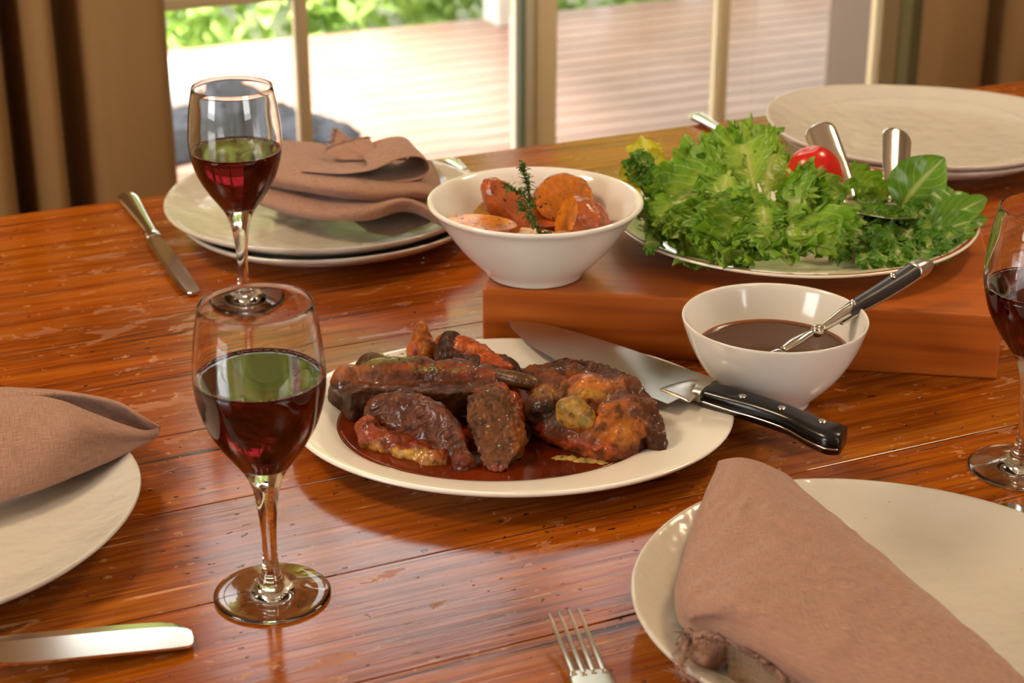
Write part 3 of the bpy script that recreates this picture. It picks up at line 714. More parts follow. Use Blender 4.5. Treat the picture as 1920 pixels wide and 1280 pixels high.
# ------------------------------------------------------------------ meat
def pix(V):                                  # heading-frame points -> picture coordinates (only used to lay out browning)
    V = np.asarray(V); dz = V[:, 2]-H
    d = V[:, 1]*math.cos(PITCH)-dz*math.sin(PITCH); u = V[:, 1]*math.sin(PITCH)+dz*math.cos(PITCH)
    return np.stack([960+F*V[:, 0]/d, 640-F*u/d], 1)
def blob(name, ells, parent, org, mat, voxel=.0015, smooth=5, amp=.0018, fr=70, fine=.0005, ffr=320, grain=None, paint=None, base=(90, 55, 35), zmin=None, seed=0, slabs=(), chain=False):
    """union of ellipsoids -> one skin with rough surface. ell: (px, py, z, rx, ry, rz[, rotz, roll])"""
    bm = bmesh.new()
    if chain:
        E2 = []
        for e, g in zip(ells[:-1], ells[1:]): E2 += [e, tuple((a+b)/2 for a, b in zip(e, g))]
        ells = E2+[ells[-1]]
    for e in ells:
        c = G(e[0], e[1], e[2]) - org; rz = math.radians(e[6]) if len(e) > 6 else 0; rl = math.radians(e[7]) if len(e) > 7 else 0
        mt = Matrix.Translation(Vector(c)) @ Matrix.Rotation(rz, 4, 'Z') @ Matrix.Rotation(rl, 4, 'Y') @ Matrix.Diagonal((e[3], e[4], e[5], 1))
        bmesh.ops.create_icosphere(bm, subdivisions=4, radius=1, matrix=mt)
    for A_, B_ in slabs:                     # prisms between two matching outlines
        va = [bm.verts.new(np.asarray(p)-org) for p in A_]; vb = [bm.verts.new(np.asarray(p)-org) for p in B_]; k = len(va)
        fs = [bm.faces.new(va), bm.faces.new(vb[::-1])]+[bm.faces.new((va[(i+1) % k], va[i], vb[i], vb[(i+1) % k])) for i in range(k)]
        bmesh.ops.recalc_face_normals(bm, faces=fs)
    me = bpy.data.meshes.new('tmp'); bm.to_mesh(me); bm.free()
    o = bpy.data.objects.new('tmp', me); C.objects.link(o)
    m = o.modifiers.new('r', 'REMESH'); m.mode = 'VOXEL'; m.voxel_size = voxel
    if smooth:
        m = o.modifiers.new('s', 'SMOOTH'); m.factor = .5; m.iterations = smooth
    dg = bpy.context.evaluated_depsgraph_get(); ev = o.evaluated_get(dg); me2 = bpy.data.meshes.new_from_object(ev)
    bpy.data.objects.remove(o); bpy.data.meshes.remove(me)
    n = len(me2.vertices); co = np.zeros(n*3); me2.vertices.foreach_get('co', co); co = co.reshape(-1, 3)
    no = np.zeros(n*3); me2.vertex_normals.foreach_get('vector', no); no = no.reshape(-1, 3)
    out = co.copy(); tone = np.zeros(n)
    gv = None
    if grain is not None:
        gv = np.array(grain, float); gv /= np.linalg.norm(gv)
    for i in range(n):
        p = co[i]; v = Vector(p)
        a = noise.fractal(v*fr+Vector((seed, 0, 0)), 1.0, 2.0, 3)
        b = noise.noise(v*ffr+Vector((0, seed, 0)))
        h = a*amp + b*fine - .0006*max(0, 1-5*abs(noise.noise(v*130+Vector((seed, 9, 0)))))*(amp > .0006)
        if gv is not None:
            q = p-gv*float(p@gv)*.86 + np.array([.0006, .0006, .0006])*a
            r = 1-2*abs(noise.noise(Vector(q)*230+Vector((seed, 3, 1))))
            h += .0017*(r-.3)*min(1, .6+a)
            tone[i] = r*.25
        out[i] = p+no[i]*h; tone[i] += a*.6+b*.25
    if zmin is not None: out[:, 2] = np.maximum(out[:, 2], zmin-org[2])
    me2.vertices.foreach_set('co', out.ravel())
    col = np.tile(np.array(S(base)[:3]), (n, 1))
    if paint:
        px = pix(co+org)
        for (x, y, rx, ry, c, s) in paint:
            wob = tone*.55
            w = np.clip(1.35-np.sqrt(((px[:, 0]-x)/rx)**2+((px[:, 1]-y)/ry)**2)+wob, 0, 1)*s
            w = np.clip(w, 0, 1)[:, None]; w = w*w*(3-2*w)
            col = col*(1-w)+np.array(S(c)[:3])*w
    col *= np.clip(.74+tone*.5, .25, 1.4)[:, None]*np.array([.98, .80, .46])
    ca = me2.color_attributes.new('Col', 'FLOAT_COLOR', 'POINT'); ca.data.foreach_set('color', np.hstack([np.clip(col, 0, 1), np.ones((n, 1))]).astype(np.float32).ravel())
    me2.polygons.foreach_set('use_smooth', [True]*len(me2.polygons)); me2.name = name; me2.materials.clear(); me2.update()
    return link(name, me2, mat, parent)
def mat_meat(name, rough=.3, sss=.0, coat=.6, fr=520):
    t = NT(name); a = t.n('ShaderNodeVertexColor'); a.layer_name = 'Col'; P = t.coord('Object')
    n = t.noise(P, fr, 4, .6); n2 = t.noise(P, 120, 3, .6)
    c = t.mix(a.outputs[0], t.mix(a.outputs[0], BW(.12), 1.0, 'MULTIPLY'), t.ramp(n2, [(.50, BW(0)), (.66, BW(.75))]))
    c = t.mix(c, S((150, 96, 58)), t.ramp(n, [(.55, BW(0)), (.8, BW(.35))]))
    r = t.math('ADD', t.math('MULTIPLY', t.ramp(n2, [(.35, BW(0)), (.65, BW(1))]), .28), rough-.1)
    t.set(Base_Color=c, Roughness=r, Specular_IOR_Level=.28, Coat_Weight=t.math('MULTIPLY', t.ramp(t.noise(P, 75, 2, .5), [(.5, BW(.1)), (.62, BW(1))]), coat), Coat_Roughness=.07, Normal=t.bump(n, .6, .0009, t.bump(n2, .6, .0022)))
    if sss:
        t.set(Subsurface_Weight=sss, Subsurface_Scale=.004); t.b.inputs['Subsurface Radius'].default_value = (1, .5, .25)
    return t.m
M['meat'] = mat_meat('roast_crust', .42, .0, .6)
M['meatfat'] = mat_meat('roast_fat', .24, .15, .8)
M['bone'] = mat_meat('bone_surface', .2, .2, .6, 300)
DK = (92, 50, 28); DK2 = (66, 40, 28); BR = (110, 58, 28); OR = (196, 88, 22); YL = (214, 150, 60); RB = (140, 50, 22); PF = (212, 176, 108); GR = (118, 116, 56)
o0 = G(800, 740, .01); mA = thing('roast_lamb', 'long curved piece of roast lamb glazed with jus at platter left', 'roast meat', o0)
def hs(pts):                                 # (px, py, ztop, zbottom) -> prism
    return ([G(x, y, a) for x, y, a, b in pts], [np.array([*(G(x, y, a)[:2]), b]) for x, y, a, b in pts])
SA = hs([(636, 722, .034, .010), (640, 702, .036, .012), (672, 682, .041, .016), (720, 670, .044, .020), (790, 674, .046, .022), (860, 684, .045, .022), (925, 700, .042, .022), (958, 710, .040, .024), (950, 724, .038, .022), (900, 732, .040, .022), (840, 736, .042, .020), (770, 730, .043, .020), (715, 724, .042, .014), (680, 726, .041, .012), (655, 738, .036, .010)])
blob('meat', [(646, 742, .020, .013, .014, .014), (672, 735, .024, .016, .015, .018), (700, 690, .036, .016, .012, .012), (780, 690, .042, .018, .010, .010), (850, 700, .041, .026, .014, .011), (735, 700, .041, .026, .016, .012), (910, 708, .038, .018, .012, .010), (770, 738, .020, .026, .012, .012), (655, 722, .030, .014, .016, .016)], mA, o0, M['meat'], .0013, 9, .0016, 55, .0003, 300, paint=[
    (650, 755, 60, 34, DK2, 1), (800, 742, 150, 22, DK, 1), (690, 700, 60, 22, (146, 86, 44), 1), (660, 700, 40, 20, (158, 98, 64), .9), (800, 690, 90, 14, (150, 74, 26), .9), (760, 706, 110, 14, BR, .8),
    (735, 672, 44, 8, GR, .95), (700, 680, 26, 7, GR, .8), (800, 692, 30, 6, GR, .75), (858, 694, 26, 6, GR, .75), (900, 700, 50, 12, (150, 66, 28), .8)], base=(92, 48, 26), seed=1, slabs=[SA])
# chopped herbs on top
def flakes(parent, org, spots, mat, n=120, seed=4, s=(.0008, .0022)):
    rnd = random.Random(seed); V, Fc = [], []
    for i in range(n):
        x, y, z, rx, ry = rnd.choice(spots); c = G(rnd.gauss(x, rx), rnd.gauss(y, ry), z)-org
        q = Matrix.Rotation(rnd.uniform(0, 6.3), 3, 'Z') @ Matrix.Rotation(rnd.uniform(-.6, .6), 3, 'X'); l = rnd.uniform(*s); k = len(V)
        for p in ((-1, 0, 0), (0, .45, .1), (1, 0, 0), (0, -.45, .1)): V.append(tuple(Vector(c)+q@(Vector(p)*l)))
        Fc.append((k, k+1, k+2, k+3))
    return tag(link('chopped_herbs', mesh('chopped_herbs', V, Fc), mat, parent), kind='stuff')
M['herb'] = plain('chopped_herb', (120, 124, 58), .5)
flakes(mA, o0, [(735, 668, .053, 26, 4), (805, 690, .050, 14, 4), (862, 692, .048, 10, 3)], M['herb'], 90)
o0 = G(780, 830, .01); mB = thing('roast_lamb', 'half-moon slice of dark roast lamb with pale fat edge at platter front left', 'roast meat', o0)
def vs(pts, Yf, th, dx=0.0):                 # outline facing the viewer, pushed back by th
    A_ = [PY(x, y, Yf(x, y)) for x, y in pts]; return (A_, [p+np.array([dx, th, -.004]) for p in A_])
fB = lambda x, y: 1.158+(870-x)/190*.045+(885-y)/140*.022
blob('meat', [(868, 868, .014, .009, .010, .012)], mB, o0, M['meat'], .0012, 9, .0010, 60, .0003, 340, grain=(.8, -.1, .35), paint=[
    (850, 870, 30, 24, (112, 48, 36), .7), (872, 800, 12, 60, RB, .6), (730, 812, 60, 9, RB, .7), (820, 772, 60, 7, (128, 62, 30), .6)], base=(104, 56, 32), zmin=.010, seed=3,
    slabs=[vs([(684, 768), (698, 750), (740, 742), (786, 748), (828, 768), (860, 800), (877, 838), (878, 872), (864, 884), (842, 872), (800, 852), (740, 832), (700, 818), (682, 796)], fB, .020)])
blob('fat', [(690, 806, .020, .010, .010, .010), (705, 826, .015, .014, .010, .011), (740, 836, .014, .018, .010, .011), (780, 850, .013, .018, .010, .010), (815, 864, .012, .014, .009, .009)], mB, o0, M['meatfat'], .0012, 3, .0014, 120, .0004, 400, paint=[
    (755, 852, 60, 14, (222, 182, 110), 1), (700, 838, 22, 12, (206, 160, 90), .9), (690, 805, 20, 22, (150, 62, 36), .9), (810, 868, 30, 9, (210, 160, 90), .9), (770, 830, 80, 10, RB, .7)], base=(160, 76, 38), zmin=.009, seed=6)
o0 = G(925, 850, .01); mC = thing('roast_lamb', 'upright dark wedge of roast lamb in the middle front of the platter', 'roast meat', o0)
fC = lambda x, y: 1.148+(890-y)/170*.058+(960-x)/100*.004
blob('meat', [(955, 835, .018, .010, .012, .016)], mC, o0, M['meat'], .0012, 8, .0011, 60, .0003, 340, grain=(.2, -.2, .9), paint=[
    (975, 800, 16, 70, (140, 84, 34), .8), (932, 878, 16, 12, (150, 60, 40), .6), (890, 728, 20, 12, RB, .5)], base=(110, 68, 38), zmin=.010, seed=9,
    slabs=[vs([(872, 752), (886, 732), (908, 728), (930, 742), (948, 772), (964, 806), (973, 838), (960, 866), (942, 884), (920, 886), (904, 868), (888, 830), (874, 790)], fC, .018, .008)])
blob('fat', [(935, 745, .038, .010, .012, .012), (955, 762, .032, .010, .012, .012), (968, 782, .026, .007, .010, .012)], mC, o0, M['meatfat'], .0013, 3, .0012, 120, .0004, 400, paint=[(950, 750, 20, 30, (190, 84, 24), .8)], base=(164, 72, 28), seed=12)
o0 = G(1110, 830, .01); mE = thing('roast_lamb', 'large knuckle end of roast lamb with bare bone joint, right on the platter', 'roast meat', o0)
SE = hs([(985, 688, .040, .020), (1035, 672, .048, .022), (1062, 664, .056, .024), (1110, 670, .058, .026), (1160, 688, .057, .026), (1200, 712, .053, .022), (1230, 748, .046, .014), (1248, 790, .036, .010), (1250, 828, .026, .010), (1232, 838, .022, .010), (1214, 820, .028, .010), (1204, 786, .040, .012), (1180, 752, .050, .016), (1140, 730, .054, .020), (1090, 716, .053, .022), (1040, 712, .046, .020), (990, 706, .038, .018)])
SM = hs([(1000, 745, .036, .012), (1040, 722, .044, .014), (1100, 722, .050, .014), (1160, 742, .050, .014), (1205, 790, .042, .012), (1212, 822, .028, .010), (1180, 845, .020, .009), (1120, 842, .022, .010), (1060, 818, .024, .012), (1015, 800, .026, .012)])
blob('meat', [(1050, 735, .034, .024, .018, .016), (1115, 745, .040, .028, .018, .018), (1165, 782, .034, .024, .020, .020), (1195, 806, .022, .014, .016, .018),
    (1018, 770, .030, .014, .014, .018), (1085, 800, .026, .024, .014, .018), (1140, 818, .024, .022, .014, .018), (1050, 808, .022, .016, .012, .014), (1160, 850, .013, .011, .010, .011), (1186, 836, .016, .010, .010, .012), (1010, 806, .018, .006, .006, .007), (1235, 838, .016, .008, .010, .012)],
    mE, o0, M['meat'], .0013, 6, .0030, 60, .0005, 260, slabs=[SE, SM], paint=[
    (1080, 700, 60, 12, (170, 92, 36), .9), (1115, 722, 56, 16, (206, 124, 44), .95), (1110, 738, 40, 10, (208, 160, 66), .95), (1020, 735, 36, 12, (180, 132, 60), .8), (1020, 772, 34, 30, (56, 36, 26), .95), (1150, 800, 60, 50, (204, 122, 42), 1), (1170, 815, 22, 30, (222, 150, 62), .9), (1130, 845, 40, 18, (200, 96, 30), .9), (1060, 830, 60, 14, (160, 64, 24), .9), (1160, 690, 80, 16, (80, 46, 30), .9), (1232, 820, 22, 50, (84, 44, 24), .9), (1010, 805, 14, 14, (160, 50, 24), .9), (1190, 860, 24, 14, (200, 84, 26), .8), (1072, 815, 22, 16, (150, 88, 54), .8)], base=(112, 62, 34), zmin=.010, seed=21)
blob('bone_joint', [(1074, 774, .042, .0125, .011, .0135), (1090, 784, .038, .011, .010, .011), (1064, 764, .047, .009, .008, .008)], mE, o0, M['bone'], .0011, 3, .0005, 60, .0001, 300, paint=[(1094, 788, 12, 12, (160, 158, 100), .9), (1070, 764, 22, 16, (236, 206, 140), .9), (1080, 808, 34, 8, (180, 90, 36), .9)], base=(216, 172, 96), seed=30)
blob('bone', [(935, 704, .041, .006, .006, .006), (955, 708, .041, .008, .006, .006), (975, 713, .041, .009, .006, .0062), (995, 719, .040, .007, .006, .006)], mE, o0, M['bone'], .001, 8, chain=True, amp=.0003, fr=80, fine=.0001, ffr=300, paint=[(960, 715, 40, 9, (96, 66, 40), .8)], base=(120, 84, 52), seed=31)
blob('fat', [(1060, 862, .011, .012, .005, .003, 0), (1100, 866, .011, .014, .006, .003), (1128, 872, .010, .009, .005, .003)], mE, o0, M['meatfat'], .0011, 3, .0008, 150, .0002, 400, base=(206, 190, 130), seed=33)
o0 = G(860, 690, .012); mD = thing('roast_lamb', 'small dark lamb wedge with orange fat rim, rearmost on the platter', 'roast meat', o0)
blob('meat', [(845, 668, .026, .014, .016, .022), (870, 676, .024, .020, .016, .018), (900, 690, .022, .018, .016, .016), (935, 694, .024, .018, .016, .012)], mD, o0, M['meat'], .0013, 3, .0014, 80, .0004, 340, paint=[(840, 660, 30, 24, DK, .9)], base=(74, 44, 30), seed=40)
blob('fat', [(838, 640, .038, .010, .007, .007), (862, 646, .038, .014, .007, .008), (886, 658, .035, .014, .007, .008), (912, 674, .031, .013, .007, .007), (940, 690, .030, .010, .007, .006)], mD, o0, M['meatfat'], chain=True, voxel=.0012, smooth=6, amp=.0009, fr=120, fine=.0003, ffr=400, base=(196, 92, 30), seed=41, paint=[(880, 650, 60, 6, (214, 120, 46), .8)])
o0 = G(788, 665, .012); w_ = thing('roast_potato', 'small orange potato wedge standing behind the long curved lamb', 'potato', o0)
blob('flesh', [(790, 650, .026, .009, .011, .022), (800, 662, .024, .010, .010, .014), (782, 664, .024, .009, .010, .014)], w_, o0, M['meatfat'], .0012, 2, .0010, 90, .0003, 400, base=(214, 124, 40), seed=44, paint=[(805, 650, 10, 16, (130, 74, 30), .7), (776, 660, 8, 24, (190, 70, 30), .9)])

# ------------------------------------------------------------------ potatoes
def mat_potato():
    t = NT('roast_potato'); a = t.n('ShaderNodeVertexColor'); a.layer_name = 'Col'; P = t.coord('Object')
    n = t.noise(P, 420, 3); sp = t.ramp(t.noise(P, 260, 2, .5), [(.65, BW(0)), (.69, BW(1))]); pt = t.ramp(t.noise(P, 60, 3, .6), [(.4, BW(0)), (.7, BW(1))])
    c = t.mix(a.outputs[0], S((150, 62, 22)), t.math('MULTIPLY', pt, .6)); c = t.mix(c, S((44, 24, 14)), sp); c = t.mix(c, (.90, .86, .52, 1), 1.0, 'MULTIPLY')
    t.set(Base_Color=c, Roughness=.3, Coat_Weight=.4, Coat_Roughness=.2, Normal=t.bump(n, .3, .0005, t.bump(pt, .5, .0015)))
    return t.m
M['potato'] = mat_potato()
def potato(c, r, cuts, label, skin=(164, 76, 30), flesh=(230, 144, 40), seed=0, rot=(0, 0, 0), cat='potato', name='roast_potato'):
    """ellipsoid cut by planes (normal, offset in unit space); cut faces show flesh"""
    bm = bmesh.new(); bmesh.ops.create_icosphere(bm, subdivisions=5, radius=1)
    R3 = Matrix.Rotation(math.radians(rot[2]), 3, 'Z') @ Matrix.Rotation(math.radians(rot[1]), 3, 'Y') @ Matrix.Rotation(math.radians(rot[0]), 3, 'X')
    V, cut = [], []
    cs = [(Vector(nm).normalized(), d) for nm, d in cuts]
    for v in bm.verts:
        p = v.co.copy(); k = 0.0
        for it in range(2):
            for nm, d in cs:
                e = p.dot(nm)-d
                if e > 0: p -= nm*e; k = 1.0
                elif e > -.06 and it == 0: k = max(k, (e+.06)/.06*.7)
        q = Vector((p.x*r[0], p.y*r[1], p.z*r[2]))
        a = noise.fractal(v.co*2.2+Vector((seed, 0, 0)), 1, 2, 3)
        q *= 1+.06*a*(1 if k < .5 else .3)+.018*noise.noise(v.co*9+Vector((seed, 2, 0)))*(1 if k < .5 else .5); q = R3 @ q
        V.append(q); cut.append(k)
    Fc = [tuple(x.index for x in f.verts) for f in bm.faces]; bm.free()
    cut = np.array(cut)[:, None]; col = np.array(S(skin)[:3])*(1-cut)+np.array(S(flesh)[:3])*cut
    vv = np.array([v[:] for v in V]); rnd = np.array([noise.noise(Vector(p)*90)+.7*noise.noise(Vector(p)*260) for p in vv])[:, None]
    ed = np.clip(4*cut*(1-cut), 0, 1)*.75; col = col*(1-ed)+np.array(S((112, 44, 16))[:3])*ed
    col = np.clip(col*(1+.35*rnd), 0, 1); col = np.hstack([col, np.ones((len(col), 1))])
    z0 = vv[:, 2].min(); org = np.array(c)+[0, 0, z0]; vv[:, 2] -= z0
    o = link(name, mesh(name, vv, Fc, col=col), M['potato'], None, tw(org), YAW)
    return tag(o, label, cat, 'roast potatoes in the white bowl')
def PT(px, py, Y): return PY(px, py, Y)
potato(PT(1056, 372, 1.478), (.026, .023, .021), [((-.1, -1, .35), .30)], 'roast potato half with flat golden cut face at the back right of the bowl', seed=2, rot=(0, 0, 10), flesh=(220, 128, 34))
potato(PT(1084, 414, 1.445), (.0275, .024, .020), [((-1, -.35, .25), .42)], 'big rosy-skinned roast potato half at the front right of the bowl', seed=5, rot=(0, 8, -10), flesh=(228, 140, 36), skin=(176, 88, 46))
potato(PT(955, 392, 1.455), (.032, .014, .016), [((.0, -.5, 1), .45), ((0, -1, -.2), .75)], 'rosy-skinned potato wedge leaning under the thyme on the left of the bowl', seed=8, rot=(0, 48, -14), skin=(178, 84, 44), flesh=(190, 96, 50))
potato(PT(905, 424, 1.425), (.031, .016, .010), [((0, .1, 1), .35)], 'flat golden potato wedge with black pepper at the left of the bowl', seed=11, rot=(10, 3, -8), flesh=(232, 150, 60), skin=(180, 84, 36))
potato(PT(930, 408, 1.470), (.022, .014, .018), [((-.3, -1, .5), .2)], 'pale yellow potato wedge behind the flat golden wedge', seed=14, rot=(0, -25, 0), flesh=(226, 176, 104), skin=(190, 100, 44))
potato(PT(965, 447, 1.418), (.036, .016, .011), [((0, -.1, 1), .3)], 'pale peppered potato slice along the front of the bowl', seed=17, rot=(0, 0, 4), flesh=(230, 176, 90), skin=(190, 110, 50))
potato(PT(1072, 448, 1.418), (.018, .013, .010), [((0, -.1, 1), .3)], 'small pale potato slice at the front right under the big potato', seed=19, rot=(0, 0, -10), flesh=(226, 160, 70), skin=(190, 100, 44))
potato(PT(1010, 412, 1.480), (.030, .024, .020), [((.2, -.4, 1), .5)], 'orange potato chunk in the middle of the bowl under the thyme', seed=23, flesh=(206, 96, 32), skin=(160, 70, 30))
potato(PT(995, 452, 1.455), (.042, .032, .014), [((.0, 0, 1), .5)], 'roast potato piece at the bottom of the bowl under the others', seed=27, flesh=(206, 96, 32), skin=(160, 70, 30))

# thyme sprig
def mat_green(name, a, b, rough=.45, trans=.3, veins=False):
    t = NT(name); U = t.coord('UV'); sep = t.n('ShaderNodeSeparateXYZ'); t.l(U, sep.inputs[0]); P = t.coord('Object')
    n = t.noise(P, 60, 3)
    av = t.math('ABSOLUTE', sep.outputs[1])
    c = t.mix(S(a), S(b), t.math('MULTIPLY', t.ramp(n, [(.3, BW(0)), (.7, BW(1))]), .8))
    rib = t.ramp(t.math('ADD', t.math('MULTIPLY', av, 1.0), t.math('MULTIPLY', sep.outputs[0], .05)), [(.05, BW(1)), (.16, BW(0))])
    if veins:
        w = t.n('ShaderNodeTexWave'); w.inputs['Scale'].default_value = 1.5; w.bands_direction = 'X'
        cb = t.n('ShaderNodeCombineXYZ'); t.l(t.math('SUBTRACT', t.math('MULTIPLY', sep.outputs[0], 1.3), t.math('MULTIPLY', av, .55)), cb.inputs[0]); t.l(cb.outputs[0], w.inputs['Vector'])
        vn = t.math('MULTIPLY', t.ramp(w.outputs['Fac'], [(.93, BW(0)), (1, BW(1))]), .35); rib = t.math('MAXIMUM', t.math('MULTIPLY', rib, .8), vn)
        h = t.noise(P, 160, 2); nrm = t.bump(rib, -.6, .001, t.bump(n, .5, .002))
    else:
        br = t.n('ShaderNodeTexVoronoi'); br.feature = 'DISTANCE_TO_EDGE'; br.inputs['Scale'].default_value = 90; t.l(P, br.inputs['Vector'])
        nrm = t.bump(t.ramp(br.outputs['Distance'], [(0, BW(0)), (.25, BW(1))]), .45, .0012)
        inner = t.ramp(t.math('ADD', av, t.math('MULTIPLY', t.math('SUBTRACT', sep.outputs[0], .4), .7)), [(.0, BW(1)), (.55, BW(0))])
        c = t.mix(c, S((214, 222, 130)), t.math('MULTIPLY', inner, .45))
    if not veins:
        dkn = t.ramp(t.math('ADD', av, t.math('MULTIPLY', sep.outputs[0], .35)), [(.55, BW(0)), (1.15, BW(1))]); c = t.mix(c, t.mix(c, (.62, .78, .55, 1) if 'yellow' not in name else (.95, .9, .8, 1), 1.0, 'MULTIPLY'), dkn)
        cb = t.n('ShaderNodeCombineXYZ'); t.l(t.math('SUBTRACT', t.math('MULTIPLY', sep.outputs[0], 1.1), t.math('MULTIPLY', av, .5)), cb.inputs[0]); w = t.n('ShaderNodeTexWave'); w.inputs['Scale'].default_value = 2.2; w.inputs['Distortion'].default_value = 1.2; t.l(cb.outputs[0], w.inputs['Vector'])
        rib = t.math('MAXIMUM', rib, t.math('MULTIPLY', t.ramp(w.outputs['Fac'], [(.86, BW(0)), (1, BW(1))]), .5))
    c = t.mix(c, S((214, 220, 140)), t.math('MULTIPLY', rib, .75))
    tl = t.n('ShaderNodeBsdfTranslucent'); t.l(c, tl.inputs[0]); mx = t.n('ShaderNodeMixShader'); mx.inputs[0].default_value = trans
    t.set(Base_Color=c, Roughness=rough, Normal=nrm); t.l(t.b.outputs[0], mx.inputs[1]); t.l(tl.outputs[0], mx.inputs[2]); t.l(mx.outputs[0], t.out.inputs[0]); return t.m
M['thyme'] = mat_green('thyme_green', (70, 116, 50), (44, 84, 34))
M['basil'] = mat_green('basil_green', (112, 160, 44), (80, 128, 30), .32, .3, True)
M['lettuce'] = mat_green('lettuce_green', (172, 206, 58), (132, 176, 40), .36, .4)
M['lettuce_dark'] = mat_green('lettuce_deep_green', (128, 172, 50), (88, 142, 38), .4, .35)
M['yellow'] = mat_green('yellow_leaf', (226, 214, 40), (196, 196, 34), .45, .35)
M['stem'] = plain('pale_stem', (176, 186, 96), .45)
def simple_leaf(p, d, up, l, w, n=5, bend=.15):
    d = np.array(d)/np.linalg.norm(d); s = np.cross(d, up); s /= np.linalg.norm(s); u = np.cross(s, d)
    V, U, Fc = [], [], []
    for i in range(n):
        t = i/(n-1); ww = w*math.sin(PI*min(1, t*.93+.07))**.8 if t < 1 else 0
        for k in (-1, 0, 1):
            V.append(np.array(p)+d*l*t+s*ww*k*.5+u*(bend*l*(-t*t)+.12*w*abs(k))); U.append((t, k))
    for i in range(n-1):
        for k in range(2): Fc.append((i*3+k, i*3+k+1, i*3+k+4, i*3+k+3))
    return V, U, Fc
def make_thyme():
    rnd = random.Random(5); Ym = 1.425
    lines = [[PY(1012, 440, 1.408), PY(1000, 410, 1.415), PY(993, 380, 1.422), PY(990, 350, 1.43), PY(982, 325, 1.435), PY(977, 303, 1.438)],
             [PY(996, 385, 1.418), PY(978, 366, 1.42), PY(960, 356, 1.42), PY(945, 346, 1.42)],
             [PY(1000, 415, 1.410), PY(990, 400, 1.405), PY(978, 392, 1.405), PY(975, 372, 1.41)],
             [PY(1012, 438, 1.405), PY(1022, 440, 1.403), PY(1035, 438, 1.403)]]
    org = lines[0][0]; t = thing('thyme_sprig', 'green thyme sprig standing up among the roast potatoes', 'herb', org)
    SV, SF = [], []
    for li, L in enumerate(lines):
        L = np.array(L)-org; v, f = sweep(L, [.0007]*len(L), n=6, up=(.3, 1, .1), m=len(L)*4); k = len(SV); SV += list(v); SF += [tuple(x+k for x in q) for q in f]
    link('stem', mesh('stem', SV, SF), plain('thyme_stem', (120, 110, 60), .5), t)
    V, U, Fc = [], [], []
    for li, L in enumerate(lines):
        L = cat_pts(np.array(L)-org, 40)
        m = (150, 70, 60, 36)[li]
        for i in range(m):
            q = rnd.random(); p = L[int(q*39)]; d = np.array([rnd.gauss(0, 1), rnd.gauss(-.2, .8), rnd.gauss(.35, .6)])
            v, u, f = simple_leaf(p, d, (.1, .3, 1), rnd.uniform(.0045, .0085), rnd.uniform(.0024, .0038)); k = len(V); V += v; U += u; Fc += [tuple(x+k for x in g) for g in f]
    tag(link('leaves', mesh('leaves', V, Fc, uv=U), M['thyme'], t), kind='stuff')
make_thyme()

# ------------------------------------------------------------------ salad
def frilly(P0, P1, P2, W, up, amp=.010, nu=96, nv=29, seed=0, freq=10, stalk=.28, cup=.25, lob=.12):
    """leaf along the curve P0-P1-P2, ruffled toward its edge"""
    P0, P1, P2 = (np.asarray(p, float) for p in (P0, P1, P2)); rnd = random.Random(seed); ph = [rnd.uniform(0, 6.28) for _ in range(8)]
    V, U = [], []; up = np.asarray(up, float)
    for i in range(nu):
        u = i/(nu-1); p = (1-u)**2*P0+2*u*(1-u)*P1+u*u*P2
        t = 2*(1-u)*(P1-P0)+2*u*(P2-P1); L = np.linalg.norm(t); t = t/L
        s = np.cross(t, up); s /= np.linalg.norm(s)+1e-9; n = np.cross(s, t)
        g = max(0, (u-stalk)/(1-stalk)); w = .09+.91*math.sin(min(PI/2, g*2.2))**1.1 if g > 0 else .09
        w *= 1-.42*max(0, (u-.72)/.28)**2
        for j in range(nv):
            v = -1+2*j/(nv-1); sg = 1 if v > 0 else -1; a = abs(v)
            edge = max(a**3.0, max(0, (u-.70)/.30)**1.6)*min(1, g*2.2)
            N_ = lambda k, o: noise.noise(Vector((u*k+ph[0]*9, sg*3.7+o, ph[1]*5+v*max(0, u-.6)*k*.5)))
            lo = 1+lob*1.3*N_(9, 0)+lob*.9*N_(34, 5)*min(1, a*1.5)
            rx = w*W*lo*v
            f1 = 1.9*N_(freq*1.1, 1); f2 = 1.7*N_(freq*2.6, 2); f3 = 1.9*N_(freq*1.4, 3); f4 = 1.8*N_(freq*6, 4)
            q = p+s*(rx+amp*edge*.45*f3*sg)+n*(cup*W*w*a*a*.6+amp*edge*(f1*.8+.4*f2)+amp*.3*edge*f4)+t*(amp*edge*(.55*f3+.35*f2+.22*f4)+W*.25*max(0, (u-.8)/.2)*(-a*a)*1.2)
            q = q+n*.0016*noise.noise(Vector(q)*110)
            V.append(q); U.append((u, v))
    Fc = [(i*nv+j, i*nv+j+1, (i+1)*nv+j+1, (i+1)*nv+j) for i in range(nu-1) for j in range(nv-1)]
    return V, U, Fc
def rib(P0, P1, P2, org, r=.0022):
    P = [(1-u)**2*np.array(P0)+2*u*(1-u)*np.array(P1)+u*u*np.array(P2)-org for u in np.linspace(0, .72, 9)]
    return sweep(P, np.linspace(r, r*.25, 9), n=6, up=(.2, .9, .3))
ZP = BZ+.012                                 # salad sits from here
